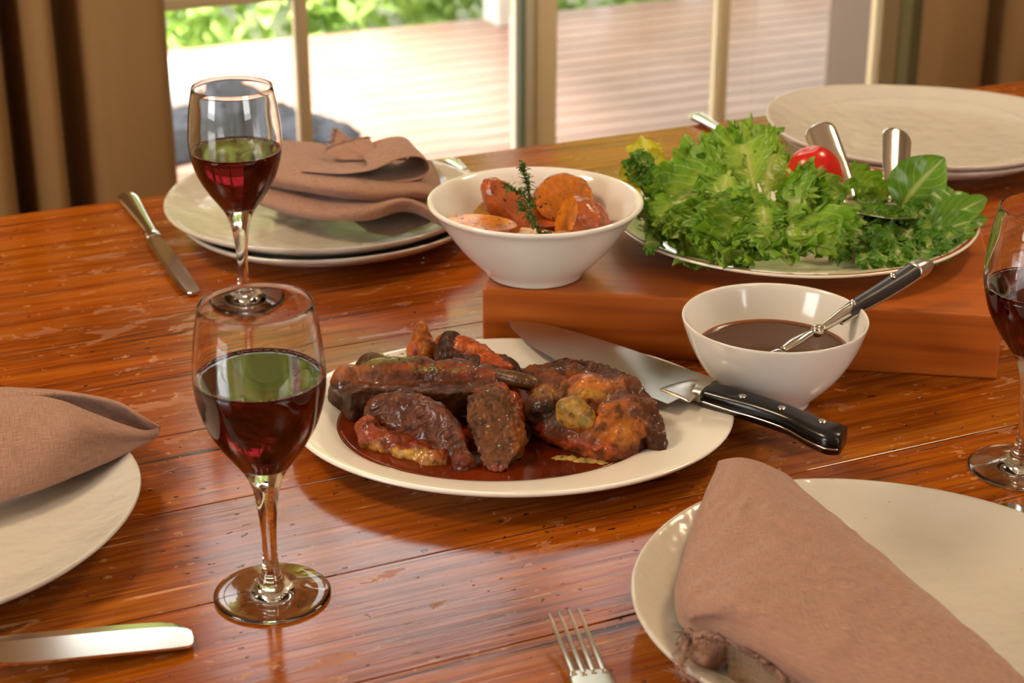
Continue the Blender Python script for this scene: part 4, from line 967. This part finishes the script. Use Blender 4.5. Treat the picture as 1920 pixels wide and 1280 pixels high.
def lettuce(label, org, leaves, mat, fill=None, seed=0, name='lettuce'):
    t = thing(name, label, 'lettuce', org); k = seed*100
    for lf in leaves:
        P0, P1, P2, W, up = lf[:5]; kw = lf[5] if len(lf) > 5 else {}
        V, U, Fc = frilly(np.array(P0)-org, np.array(P1)-org, np.array(P2)-org, W, up, seed=k, **kw); k += 1
        for q in V:
            e = q[:2]+np.asarray(org)[:2]-PB[:2]; r_ = np.hypot(*e)
            if r_ < .094: q[:2] += e/r_*(.094-r_)
        V = [q if q[2]+org[2] > ZP+.001 else np.array([q[0], q[1], ZP+.001-org[2]+.002*random.random()]) for q in V]
        o = link('leaf', mesh('leaf', V, Fc, uv=U), mat, t)
        if W > .027:
            v, f = rib(P0, P1, P2, org, .0016); link('midrib', mesh('midrib', v, f), M['stem'], o)
    return t
core = PY(1425, 402, 1.475); cl = []
def LF(tip, Yt, W, mid=None, Ym=None, base=None, up=(0, -.6, .8), **kw):
    b = core if base is None else base; e = PY(tip[0], tip[1], Yt)
    m = (b+e)/2+np.array([0, 0, .012]) if mid is None else PY(mid[0], mid[1], Ym)
    cl.append((b, m, e, W, up, kw))
LF((1378, 232), 1.575, 0.0336, (1405, 300), 1.52, up=(0, -1, .35), amp=.012)
LF((1318, 268), 1.58, 0.0312, (1375, 320), 1.53, up=(-.2, -1, .4), amp=.012)
LF((1452, 268), 1.58, 0.0264, (1440, 330), 1.53, up=(.2, -1, .4), amp=.010)
LF((1270, 300), 1.56, 0.0288, (1345, 345), 1.52, up=(-.2, -1, .5), amp=.012)
LF((1245, 405), 1.47, 0.0336, (1330, 300), 1.50, up=(0, -.9, .5), amp=.010)
LF((1262, 478), 1.42, 0.0312, (1330, 410), 1.44, up=(0, -.9, .5), amp=.012)
LF((1335, 488), 1.40, 0.0312, (1370, 410), 1.42, up=(0, -.9, .4), amp=.012)
LF((1392, 492), 1.395, 0.0360, (1400, 375), 1.43, up=(0, -1, .3), amp=.012)
LF((1465, 488), 1.395, 0.0360, (1465, 380), 1.425, up=(.1, -1, .3), amp=.013)
LF((1535, 478), 1.40, 0.0336, (1510, 385), 1.43, up=(.2, -1, .4), amp=.013)
LF((1590, 455), 1.42, 0.0264, (1545, 400), 1.44, up=(.2, -1, .5), amp=.012)
LF((1538, 322), 1.465, .0150, (1495, 352), 1.46, up=(0, -.9, .5), amp=.010)
LF((1520, 385), 1.44, 0.0240, (1480, 360), 1.45, up=(0, -.9, .5), amp=.010)
LF((1210, 350), 1.54, 0.0264, (1300, 340), 1.52, amp=.008)
rl = random.Random(11)
for i in range(15):
    x = rl.uniform(1250, 1600); k = (x-1425)/200
    y0 = rl.uniform(330, 440); Yb = 1.49-(y0-330)/110*.06
    b = PY(x+(1425-x)*.25, y0-18, Yb); tip = (x+rl.uniform(-10, 10)+k*18, min(492-60*abs(k)**3, y0+rl.uniform(35, 65)))
    LF(tip, max(1.392, Yb-.035), rl.uniform(.016, .026), None, None, b, (k*.3, -1, .45), amp=rl.uniform(.007, .010), freq=rl.uniform(8, 12))
lettuce('bright green frilly lettuce heaped over the middle of the floral platter', core, cl, M['lettuce'], seed=1)
cl = []
for i in range(44):
    x = rl.uniform(1190, 1330); y = rl.uniform(320, 462); Yb = 1.55-(y-320)/140*.125
    if x < 1230 and y > 440: continue
    b = PY(x+12, y+4, Yb+.01); a = rl.uniform(-2.2, 2.2)
    LF((x-10+22*math.sin(a)-6, y-14*math.cos(a)), Yb-.012, rl.uniform(.008, .013), None, None, b, (-.3, -1, .5), amp=rl.uniform(.004, .006), freq=10, nu=46, nv=15, stalk=.1)
lettuce('dark green tightly curled lettuce at the left end of the floral platter', PY(1260, 400, 1.50), cl, M['lettuce_dark'], seed=2)
cl = []
for i in range(40):
    x = rl.uniform(1560, 1790); y = rl.uniform(400, 490)-max(0, (x-1700))*.35; Yb = 1.50-(y-400)/90*.095
    b = PY(x, y-12, Yb+.015); a = rl.uniform(-1.5, 1.5)
    LF((x+26*math.sin(a), y+20), max(1.385, Yb-.012), rl.uniform(.010, .016), None, None, b, (.2, -1, .5), amp=rl.uniform(.005, .007), freq=10, nu=46, nv=15, stalk=.1)
lettuce('deep green ruffled lettuce at the right front of the floral platter under the servers', PY(1660, 440, 1.45), cl, M['lettuce_dark'], seed=3)
cl = []
for (x, y, Y) in ((1590, 395, 1.56), (1620, 385, 1.57), (1650, 395, 1.55), (1600, 365, 1.60)):
    LF((x+14, y-22), Y, .018, None, None, PY(x, y+5, Y), (0, -1, .5), amp=.006, nu=46, nv=15, stalk=.1)
lettuce('small curled lettuce leaves between the tomato and the servers', PY(1620, 395, 1.57), cl, M['lettuce'], seed=4)
# smooth basil leaves
def smooth_leaf(P0, P1, P2, W, up, org, cup=.3, nu=20, nv=11):
    P0, P1, P2 = (np.asarray(p, float)-org for p in (P0, P1, P2)); V, U = [], []; up = np.asarray(up, float)
    for i in range(nu):
        u = i/(nu-1); p = (1-u)**2*P0+2*u*(1-u)*P1+u*u*P2; t = 2*(1-u)*(P1-P0)+2*u*(P2-P1); t /= np.linalg.norm(t)
        s = np.cross(t, up); s /= np.linalg.norm(s); n = np.cross(s, t); w = W*(math.sin(PI*u**.85)**.75 if 0 < u < 1 else .02)
        for j in range(nv):
            v = -1+2*j/(nv-1); q = p+s*w*v+n*(cup*w*v*v+.0016*math.sin(u*22)*abs(v)+.0012*noise.noise(Vector(p)*80+Vector((v, 0, 0)))); V.append(q); U.append((u, v))
    return V, U, [(i*nv+j, i*nv+j+1, (i+1)*nv+j+1, (i+1)*nv+j) for i in range(nu-1) for j in range(nv-1)]
org = PY(1720, 430, 1.50); t = thing('basil_sprig', 'glossy green basil sprig with large leaves at the right end of the floral platter', 'herb', org)
for (a, b, c, W, up, cup) in [((1690, 390, 1.52), (1715, 345, 1.52), (1772, 296, 1.53), .026, (-.2, -1, .3), .3), ((1745, 420, 1.50), (1790, 390, 1.49), (1818, 365, 1.52), .022, (0, -1, .5), -.35),
        ((1730, 440, 1.47), (1790, 400, 1.48), (1850, 370, 1.53), .015, (0, -.8, .8), .3), ((1740, 450, 1.46), (1790, 415, 1.47), (1852, 410, 1.50), .012, (0, -.8, .8), .3), ((1700, 490, 1.43), (1760, 440, 1.44), (1832, 436, 1.47), .017, (0, -.8, .8), -.3), ((1720, 480, 1.44), (1770, 455, 1.44), (1815, 452, 1.46), .014, (0, -.8, .8), .2), ((1650, 400, 1.53), (1640, 385, 1.54), (1600, 372, 1.56), .010, (0, -.8, .6), .3), ((1580, 400, 1.58), (1610, 360, 1.60), (1640, 340, 1.62), .016, (0, -1, .5), .3)]:
    V, U, Fc = smooth_leaf(PY(*a), PY(*b), PY(*c), W, up, org, cup); o = link('leaf', mesh('leaf', V, Fc, uv=U), M['basil'], t); subs(o, 1)
v, f = sweep([PY(1690, 395, 1.51)-org, PY(1720, 425, 1.48)-org, PY(1735, 450, 1.46)-org, PY(1700, 480, 1.44)-org], [.0015]*4, n=8, up=(.1, 1, .1), m=16); link('stem', mesh('stem', v, f), M['stem'], t)
org = PY(1215, 340, 1.56); t = thing('celery_leaf', 'bright yellow celery leaves at the left end of the floral platter', 'herb', org)
for (a, b, c, W, up) in [((1215, 318, 1.56), (1208, 290, 1.57), (1208, 258, 1.575), .016, (0, -1, .2)), ((1218, 316, 1.56), (1228, 300, 1.565), (1240, 282, 1.57), .012, (.2, -1, .2)), ((1220, 325, 1.555), (1195, 318, 1.55), (1160, 333, 1.54), .012, (0, -.8, .6)), ((1212, 338, 1.54), (1196, 340, 1.535), (1176, 352, 1.53), .009, (0, -.8, .6))]:
    V, U, Fc = frilly(PY(*a)-org, PY(*b)-org, PY(*c)-org, W, up, amp=.003, nu=24, nv=13, seed=7, stalk=.05, lob=.2, freq=6); o = link('leaf', mesh('leaf', V, Fc, uv=U), M['yellow'], t); subs(o, 1)
v, f = sweep([PY(1215, 318, 1.56)-org, PY(1218, 340, 1.55)-org, PY(1226, 375, 1.535)-org], [.0014]*3, n=8, up=(.1, 1, .1), m=10); link('stem', mesh('stem', v, f), M['yellow'], t)
# tomato
org = PY(1527, 332, 1.505)
def mat_tomato():
    t = NT('tomato_skin'); n = t.noise(t.coord('Object'), 20, 2)
    return t.set(Base_Color=t.mix(S((206, 30, 14)), S((188, 22, 10)), n), Roughness=.22, Subsurface_Weight=.15, Subsurface_Scale=.003)
bm = bmesh.new(); bmesh.ops.create_uvsphere(bm, u_segments=48, v_segments=32, radius=1)
V = []
for v in bm.verts:
    a = math.atan2(v.co.y, v.co.x); k = 1+.02*math.cos(5*a)*(1-v.co.z**2)
    dz = -.12*math.exp(-(v.co.x**2+v.co.y**2)*14) if v.co.z > 0 else 0
    V.append((v.co.x*.0245*k, v.co.y*.0245*k, (v.co.z+dz)*.0280))
Fc = [tuple(x.index for x in f.verts) for f in bm.faces]; bm.free()
rt = Matrix.Rotation(math.radians(-14), 3, 'Y'); V = [tuple(rt @ Vector(p)) for p in V]
t = link('tomato', mesh('tomato', V, Fc), mat_tomato(), None, tw(org), YAW); tag(t, 'red ripe tomato tucked behind the bright lettuce on the floral platter', 'tomato')

# ------------------------------------------------------------------ salad servers
def server(label, top, mid, neck, bowl_pts, bw, ball=True):
    org = np.array(neck); t = thing('salad_server', label, 'serving spoon', org, 'steel salad servers')
    L = [np.array(top)-org, (np.array(top)*.5+np.array(mid)*.5)-org, np.array(mid)-org, (np.array(mid)*.4+np.array(neck)*.6)-org, np.array(neck)-org]
    L = cat_pts(L, 26); V = []; nv = 13
    Wd = np.interp(np.linspace(0, 1, 26), [0, .03, .08, .5, .85, 1], [.0100, .0140, .0150, .0140, .0090, .0055])
    tn = np.gradient(L, axis=0); tn /= np.linalg.norm(tn, axis=1)[:, None]
    for p, tt, w in zip(L, tn, Wd):
        s = np.cross(tt, (0, 1, 0)); s /= np.linalg.norm(s); n = np.cross(s, tt)
        for j in range(nv):
            a = -1.25+2.5*j/(nv-1); V.append(p+s*w*math.sin(a)+n*w*.55*(1-math.cos(a)))
    Fc = [(i*nv+j, i*nv+j+1, (i+1)*nv+j+1, (i+1)*nv+j) for i in range(25) for j in range(nv-1)]
    o = link('handle', mesh('handle', V, Fc), M['steel'], t); m = o.modifiers.new('t', 'SOLIDIFY'); m.thickness = .0012; subs(o, 1)
    if ball:
        v, f = lathe([(0, -.0052)]+[(.0052*math.sin(q), -.0052*math.cos(q)) for q in np.linspace(.2, 2.94, 12)]+[(0, .0052)], 24); o = link('collar', fix(mesh('collar', v, f)), M['steel'], t, (.0008, 0, -.004))
    B = [np.array(q)-org for q in bowl_pts]
    n = 22; Lb = cat_pts(B, n); V = []; nv = 13
    for i, p in enumerate(Lb):
        q = i/(n-1); w = bw*max(.14, math.sin(PI*min(1, q*1.02))**.6) if q < .995 else bw*.1
        tt = Lb[min(i+1, n-1)]-Lb[max(i-1, 0)]; tt /= np.linalg.norm(tt); s = np.cross(tt, (0, 0, 1)); s /= np.linalg.norm(s); nn = np.cross(s, tt)
        for j in range(nv):
            v = -1+2*j/(nv-1); V.append(p+s*w*v+nn*(w*.42*(v*v-1)*math.sin(PI*min(1, q+.02))))
    Fc = [(i*nv+j, i*nv+j+1, (i+1)*nv+j+1, (i+1)*nv+j) for i in range(n-1) for j in range(nv-1)]
    o = link('spoon_bowl', mesh('spoon_bowl', V, Fc), M['steel'], t); m = o.modifiers.new('t', 'SOLIDIFY'); m.thickness = .0012; subs(o, 1)
    return t
server('steel salad server with broad hollow handle leaning right of the tomato', PY(1533, 232, 1.64), PY(1560, 300, 1.60), PY(1592, 372, 1.555), [PY(1590, 372, 1.555), PY(1592, 388, 1.54), PY(1600, 400, 1.52), PY(1615, 410, 1.49), PY(1625, 420, 1.46)], .016, False)
server('steel salad server with upright hollow handle and ball collar beside the basil', PY(1687, 243, 1.62), PY(1684, 300, 1.585), PY(1680, 368, 1.545), [PY(1681, 380, 1.54), PY(1680, 390, 1.53), PY(1672, 397, 1.51), PY(1668, 402, 1.48), PY(1665, 408, 1.45)], .034)

# ------------------------------------------------------------------ chef's knife
def prism(P2, z0, z1, taper=None):
    n = len(P2); V = [(x, y, z0) for x, y in P2]+[(x, y, z1) for x, y in P2]
    return V, [tuple(range(n))[::-1], tuple(range(n, 2*n))]+[(i, (i+1) % n, n+(i+1) % n, n+i) for i in range(n)]
def chef_knife():
    zb = .0285; org = G(1250, 750, zb); t = thing('carving_knife', 'large steel carving knife with black riveted handle resting on the platter rim', 'knife', org)
    sp_ = [(952, 603), (1000, 606), (1060, 619), (1130, 640), (1200, 663), (1270, 688), (1346, 713)]
    ed = [(1252, 757), (1180, 728), (1110, 702), (1060, 683), (1020, 662), (985, 640), (962, 618)]
    S_ = cat_pts([G(x, y, zb)-org for x, y in sp_], 30); E_ = cat_pts([G(x, y, zb)-org for x, y in ed[::-1]], 30)
    V, Fc = [], []
    for a, b in zip(S_, E_):                 # wedge section
        m = a*.55+b*.45
        for p, h in ((a, .0011), (m, .0009), (b, .00008), (m, -.0009), (a, -.0011)): V.append(p+np.array([0, 0, h]))
    n = 5
    for i in range(29):
        for j in range(n):
            k = (j+1) % n; Fc.append((i*n+j, i*n+k, (i+1)*n+k, (i+1)*n+j))
    Fc += [(0, 1, 2, 3, 4), tuple(range(29*n, 30*n))[::-1]]
    o = link('blade', fix(mesh('blade', V, Fc, False)), M['steel_soft'], t)
    # bolster
    c0 = G(1302, 735, zb)-org; cA = G(1330, 738, zb+.001)-org
    A = [G(1252, 757, zb)-org, G(1285, 741, zb)-org, G(1306, 732, zb)-org, G(1330, 739, zb)-org]
    v, f = sweep([G(1262, 742, zb)-org, G(1285, 733, zb)-org, G(1305, 731, zb)-org, G(1332, 740, zb)-org], [.016, .0145, .012, .0112], [.0012, .003, .0062, .0072], n=20, sq=.8, m=14)
    link('bolster', fix(mesh('bolster', v, f)), M['steel_soft'], t)
    ctr = [(1328, 739), (1370, 752), (1430, 770), (1490, 792), (1530, 812), (1560, 822), (1580, 826)]
    P = [G(x, y, zb)-org for x, y in ctr]; Wd = [.0115, .0118, .0112, .0108, .0118, .0145, .0125]
    v, f = sweep(P, Wd, [.0078, .0086, .0090, .0088, .0090, .0095, .0085], n=28, sq=.62, m=40)
    link('handle', fix(mesh('handle', v, f)), M['black'], t)
    v, f = sweep([p-np.array([0, 0, .0018]) for p in P], [w+.0003 for w in Wd], [.0010]*7, n=16, sq=.3, m=40)
    v2, f2 = v, f
    link('tang', fix(mesh('tang', v, f)), M['steel'], t)
    for x, y in ((1392, 743), (1466, 765), (1542, 790)):
        c = G(x, y, zb+.0088)-org; v, f = lathe([(0, -.0012), (.0031, -.0012), (.0031, .0008), (.0026, .0012), (0, .0013)], 20)
        link('rivet', fix(mesh('rivet', v, f)), M['steel'], t, tuple(c))
chef_knife()

# ------------------------------------------------------------------ gravy spoon
def gravy_spoon():
    org = PY(1470, 655, 1.262)
    a = PY(1468, 655, 1.27); b = PY(1742, 494, 1.40)
    t = thing('gravy_spoon', 'steel spoon with black riveted handle leaning in the sauce bowl', 'spoon', a)
    def at(x, y): q = (x-1468)/(1742-1468); return PY(x, y, 1.27+.10*q)-a
    P = [at(1468, 655), at(1490, 641), at(1510, 630), at(1522, 624)]
    v, f = sweep(P, [.0035, .0048, .0034, .0026], [.0016, .0026, .0028, .0026], n=16, m=16); link('neck', fix(mesh('neck', v, f)), M['steel'], t)
    v, f = lathe([(0, -.0050)]+[(.0052*math.sin(q)**.8, -.0050*math.cos(q)) for q in np.linspace(.3, 2.84, 10)]+[(0, .0050)], 20); link('collar', fix(mesh('collar', v, f)), M['steel'], t, tuple(at(1532, 620)))
    v, f = sweep([at(1538, 617), at(1560, 603), at(1580, 590), at(1600, 578)], [.0030, .0040, .0052, .0056], n=16, m=12); link('ferrule', fix(mesh('ferrule', v, f)), M['steel'], t)
    hp = [at(1572, 598), at(1605, 575), at(1650, 549), at(1690, 524), at(1716, 507)]
    v, f = sweep(hp, [.0046, .0062, .0074, .0080, .0078], [.0042, .0056, .0066, .0066, .0064], n=20, sq=.75, m=24); link('handle', fix(mesh('handle', v, f)), M['grey_handle'], t)
    v, f = sweep([p+np.array([0, 0, -.0028]) for p in hp], [.0050, .0066, .0078, .0083, .0082], [.0010]*5, n=16, sq=.4, m=24); link('tang', fix(mesh('tang', v, f)), M['steel'], t)
    v, f = sweep([at(1712, 509), at(1730, 500), at(1744, 494)], [.0082, .0076, .0040], [.0070, .0064, .0032], n=20, sq=.75, m=10); link('end_cap', fix(mesh('end_cap', v, f)), M['steel_soft'], t)
    for x, y in ((1598, 572), (1672, 522)):
        c = at(x, y); v, f = lathe([(0, -.001), (.0026, -.001), (.0026, .0006), (0, .0010)], 16); o = link('rivet', fix(mesh('rivet', v, f)), M['steel'], t, tuple(c+np.array([.0008, -.001, .0028]))); o.rotation_euler = (.6, .1, 0)
    # bowl of the spoon, down in the gravy
    q = at(1450, 668); v, f = sweep([at(1466, 656), at(1455, 664)+np.array([0, 0, -.002]), at(1440, 672)+np.array([0, .002, -.004]), at(1425, 676)+np.array([0, .004, -.004])], [.004, .010, .014, .004], [.0012]*4, n=16, m=14); link('spoon_bowl', fix(mesh('spoon_bowl', v, f)), M['steel'], t)
gravy_spoon()

# ------------------------------------------------------------------ table cutlery
def table_fork():
    org = G(1100, 1250, .004); t = thing('dinner_fork', 'steel dinner fork lying tines up beside the right foreground plate', 'fork', org)
    tips = [(1029, 1150), (1048, 1147), (1066, 1142), (1084, 1139)]; roots = [(1076, 1266), (1096, 1268), (1114, 1264), (1133, 1262)]
    for (x0, y0), (x1, y1) in zip(tips, roots):
        P = []
        for q in np.linspace(0, 1, 8):
            z = .014-.010*math.sin(q*PI*.55)+.004*q; P.append(G(x0+(x1-x0)*q, y0+(y1-y0)*q, z)-org)
        v, f = sweep(P, np.linspace(.0009, .0021, 8), np.linspace(.0006, .0012, 8), n=10, sq=.6, m=20); link('tine', fix(mesh('tine', v, f)), M['steel_soft'], t)
    P = [G(1104, 1256, .0075)-org, G(1110, 1275, .008)-org, G(1122, 1305, .010)-org, G(1136, 1340, .016)-org, G(1180, 1440, .010)-org, G(1230, 1550, .006)-org]
    v, f = sweep(P, [.0112, .0130, .0118, .0040, .0048, .0085], [.0011, .0012, .0014, .0022, .0018, .0018], n=20, sq=.7, m=40); link('handle', fix(mesh('handle', v, f)), M['steel_soft'], t)
table_fork()
def table_knife(label, a, b, flip=1, W=.0098, z=.0045, frac=.5, group='steel table knives'):
    """a: blade tip px, b: handle end px"""
    A = G(a[0], a[1], z); B = G(b[0], b[1], z); org = A*.5+B*.5; org[2] = 0; t = thing('table_knife', label, 'knife', org, group)
    d = B-A; Ln = np.linalg.norm(d); d /= Ln; s = np.array([-d[1], d[0], 0])*flip; A = A-org
    lb = Ln*frac; prof = [(0, -.35, .1), (.02, -.80, .45), (.08, -.9, .75), (.2, -.92, .92), (.5, -.9, .98), (.85, -.85, .98), (.97, -.55, .8), (1, -.5, .5)]
    V, Fc = [], []; pr = cat_pts(prof, 40)
    for q, lo, hi in pr:
        for e, h in ((lo, .0009), (hi*.55, .0009), (hi, .0001), (hi*.55, -.0009), (lo, -.0009)): V.append(A+d*q*lb+s*e*W+np.array([0, 0, h]))
    n = 5
    for i in range(39):
        for j in range(n): k = (j+1) % n; Fc.append((i*n+j, i*n+k, (i+1)*n+k, (i+1)*n+j))
    Fc += [(0, 1, 2, 3, 4), tuple(range(39*n, 40*n))]
    link('blade', fix(mesh('blade', V, Fc, False)), M['steel'], t)
    P = [A+d*(lb+(Ln-lb)*q)+np.array([0, 0, .0005]) for q in (-.02, .04, .10, .3, .6, .85, .97, 1)]
    v, f = sweep(P, [.0070, .0072, .0058, .0066, .0085, .0102, .0088, .003], [.0016, .0034, .0036, .0040, .0044, .0046, .0040, .0015], n=20, m=36); link('handle', fix(mesh('handle', v, f)), M['steel'], t)
    return t
table_knife('steel table knife lying left of the back plates with its blade toward the viewer', (360, 550), (236, 366), 1, .0095, frac=.55)
fk = table_knife('steel knife blade lying at the lower left corner below the left plate', (360, 1187), (-420, 1332), -1, .0170, frac=.52)
fk.rotation_euler = (0, math.radians(6.2), YAW); fk.location.z += .0125
table_knife('steel knife mostly hidden behind the potato bowl at the window side', (905, 345), (842, 302), 1, .0095, frac=.5)
table_knife('steel knife handle poking out behind the lettuce at the window side', (1440, 300), (1302, 216), 1, .0095, frac=.5)
table_knife('steel knife tip at the right edge below the right wine glass', (1897, 944), (2080, 1210), 1, .0105, frac=.5)
# ------------------------------------------------------------------ heap of cloth out on the deck
def heap(name, label, cat, parts, mat, amp, fr, seed):
    bm = bmesh.new(); cx = np.mean([p[0] for p in parts]); cy = np.mean([p[1] for p in parts])
    for x, y, z, rx, ry, rz_ in parts:
        bmesh.ops.create_icosphere(bm, subdivisions=4, radius=1, matrix=Matrix.Translation((x-cx, y-cy, z)) @ Matrix.Diagonal((rx, ry, rz_, 1)))
    me = bpy.data.meshes.new(name); bm.to_mesh(me); bm.free(); o = bpy.data.objects.new(name, me); C.objects.link(o)
    m = o.modifiers.new('r', 'REMESH'); m.mode = 'VOXEL'; m.voxel_size = .012; m = o.modifiers.new('s', 'SMOOTH'); m.iterations = 4
    dg = bpy.context.evaluated_depsgraph_get(); me2 = bpy.data.meshes.new_from_object(o.evaluated_get(dg)); bpy.data.objects.remove(o)
    for v in me2.vertices:
        n = v.co*fr; v.co += v.normal*amp*(noise.fractal(n+Vector((seed, 0, 0)), 1, 2, 3)); v.co.z = max(v.co.z, .001)
    me2.polygons.foreach_set('use_smooth', [True]*len(me2.polygons)); me2.name = name
    return tag(link(name, me2, mat, None, (cx, cy, 0)), label, cat)
def mat_cloth(name, a, b):
    t = NT(name); n = t.noise(t.coord('Object'), 14, 3); return t.set(Base_Color=t.mix(S(a), S(b), t.ramp(n, [(.47, BW(0)), (.56, BW(1))])), Roughness=.85)
heap('blanket', 'rumpled dark blue-grey cloth lying on the deck outside the left door', 'blanket', [(1.02, 4.36, .01, .12, .10, .07), (1.14, 4.46, .02, .11, .12, .07), (1.22, 4.52, .04, .07, .08, .09), (1.31, 4.46, .02, .10, .10, .07), (1.40, 4.38, .01, .10, .08, .05), (1.46, 4.34, .0, .08, .06, .04)], mat_cloth('blanket_cloth', (14, 15, 19), (40, 42, 50)), .03, 9, 2)
heap('deck_cushion', 'pale grey rounded cushion behind the dark blanket on the deck', 'cushion', [(1.12, 4.78, .06, .10, .10, .09), (1.04, 4.86, .12, .10, .12, .15)], mat_cloth('cushion_cloth', (206, 206, 204), (220, 220, 218)), .01, 4, 5)
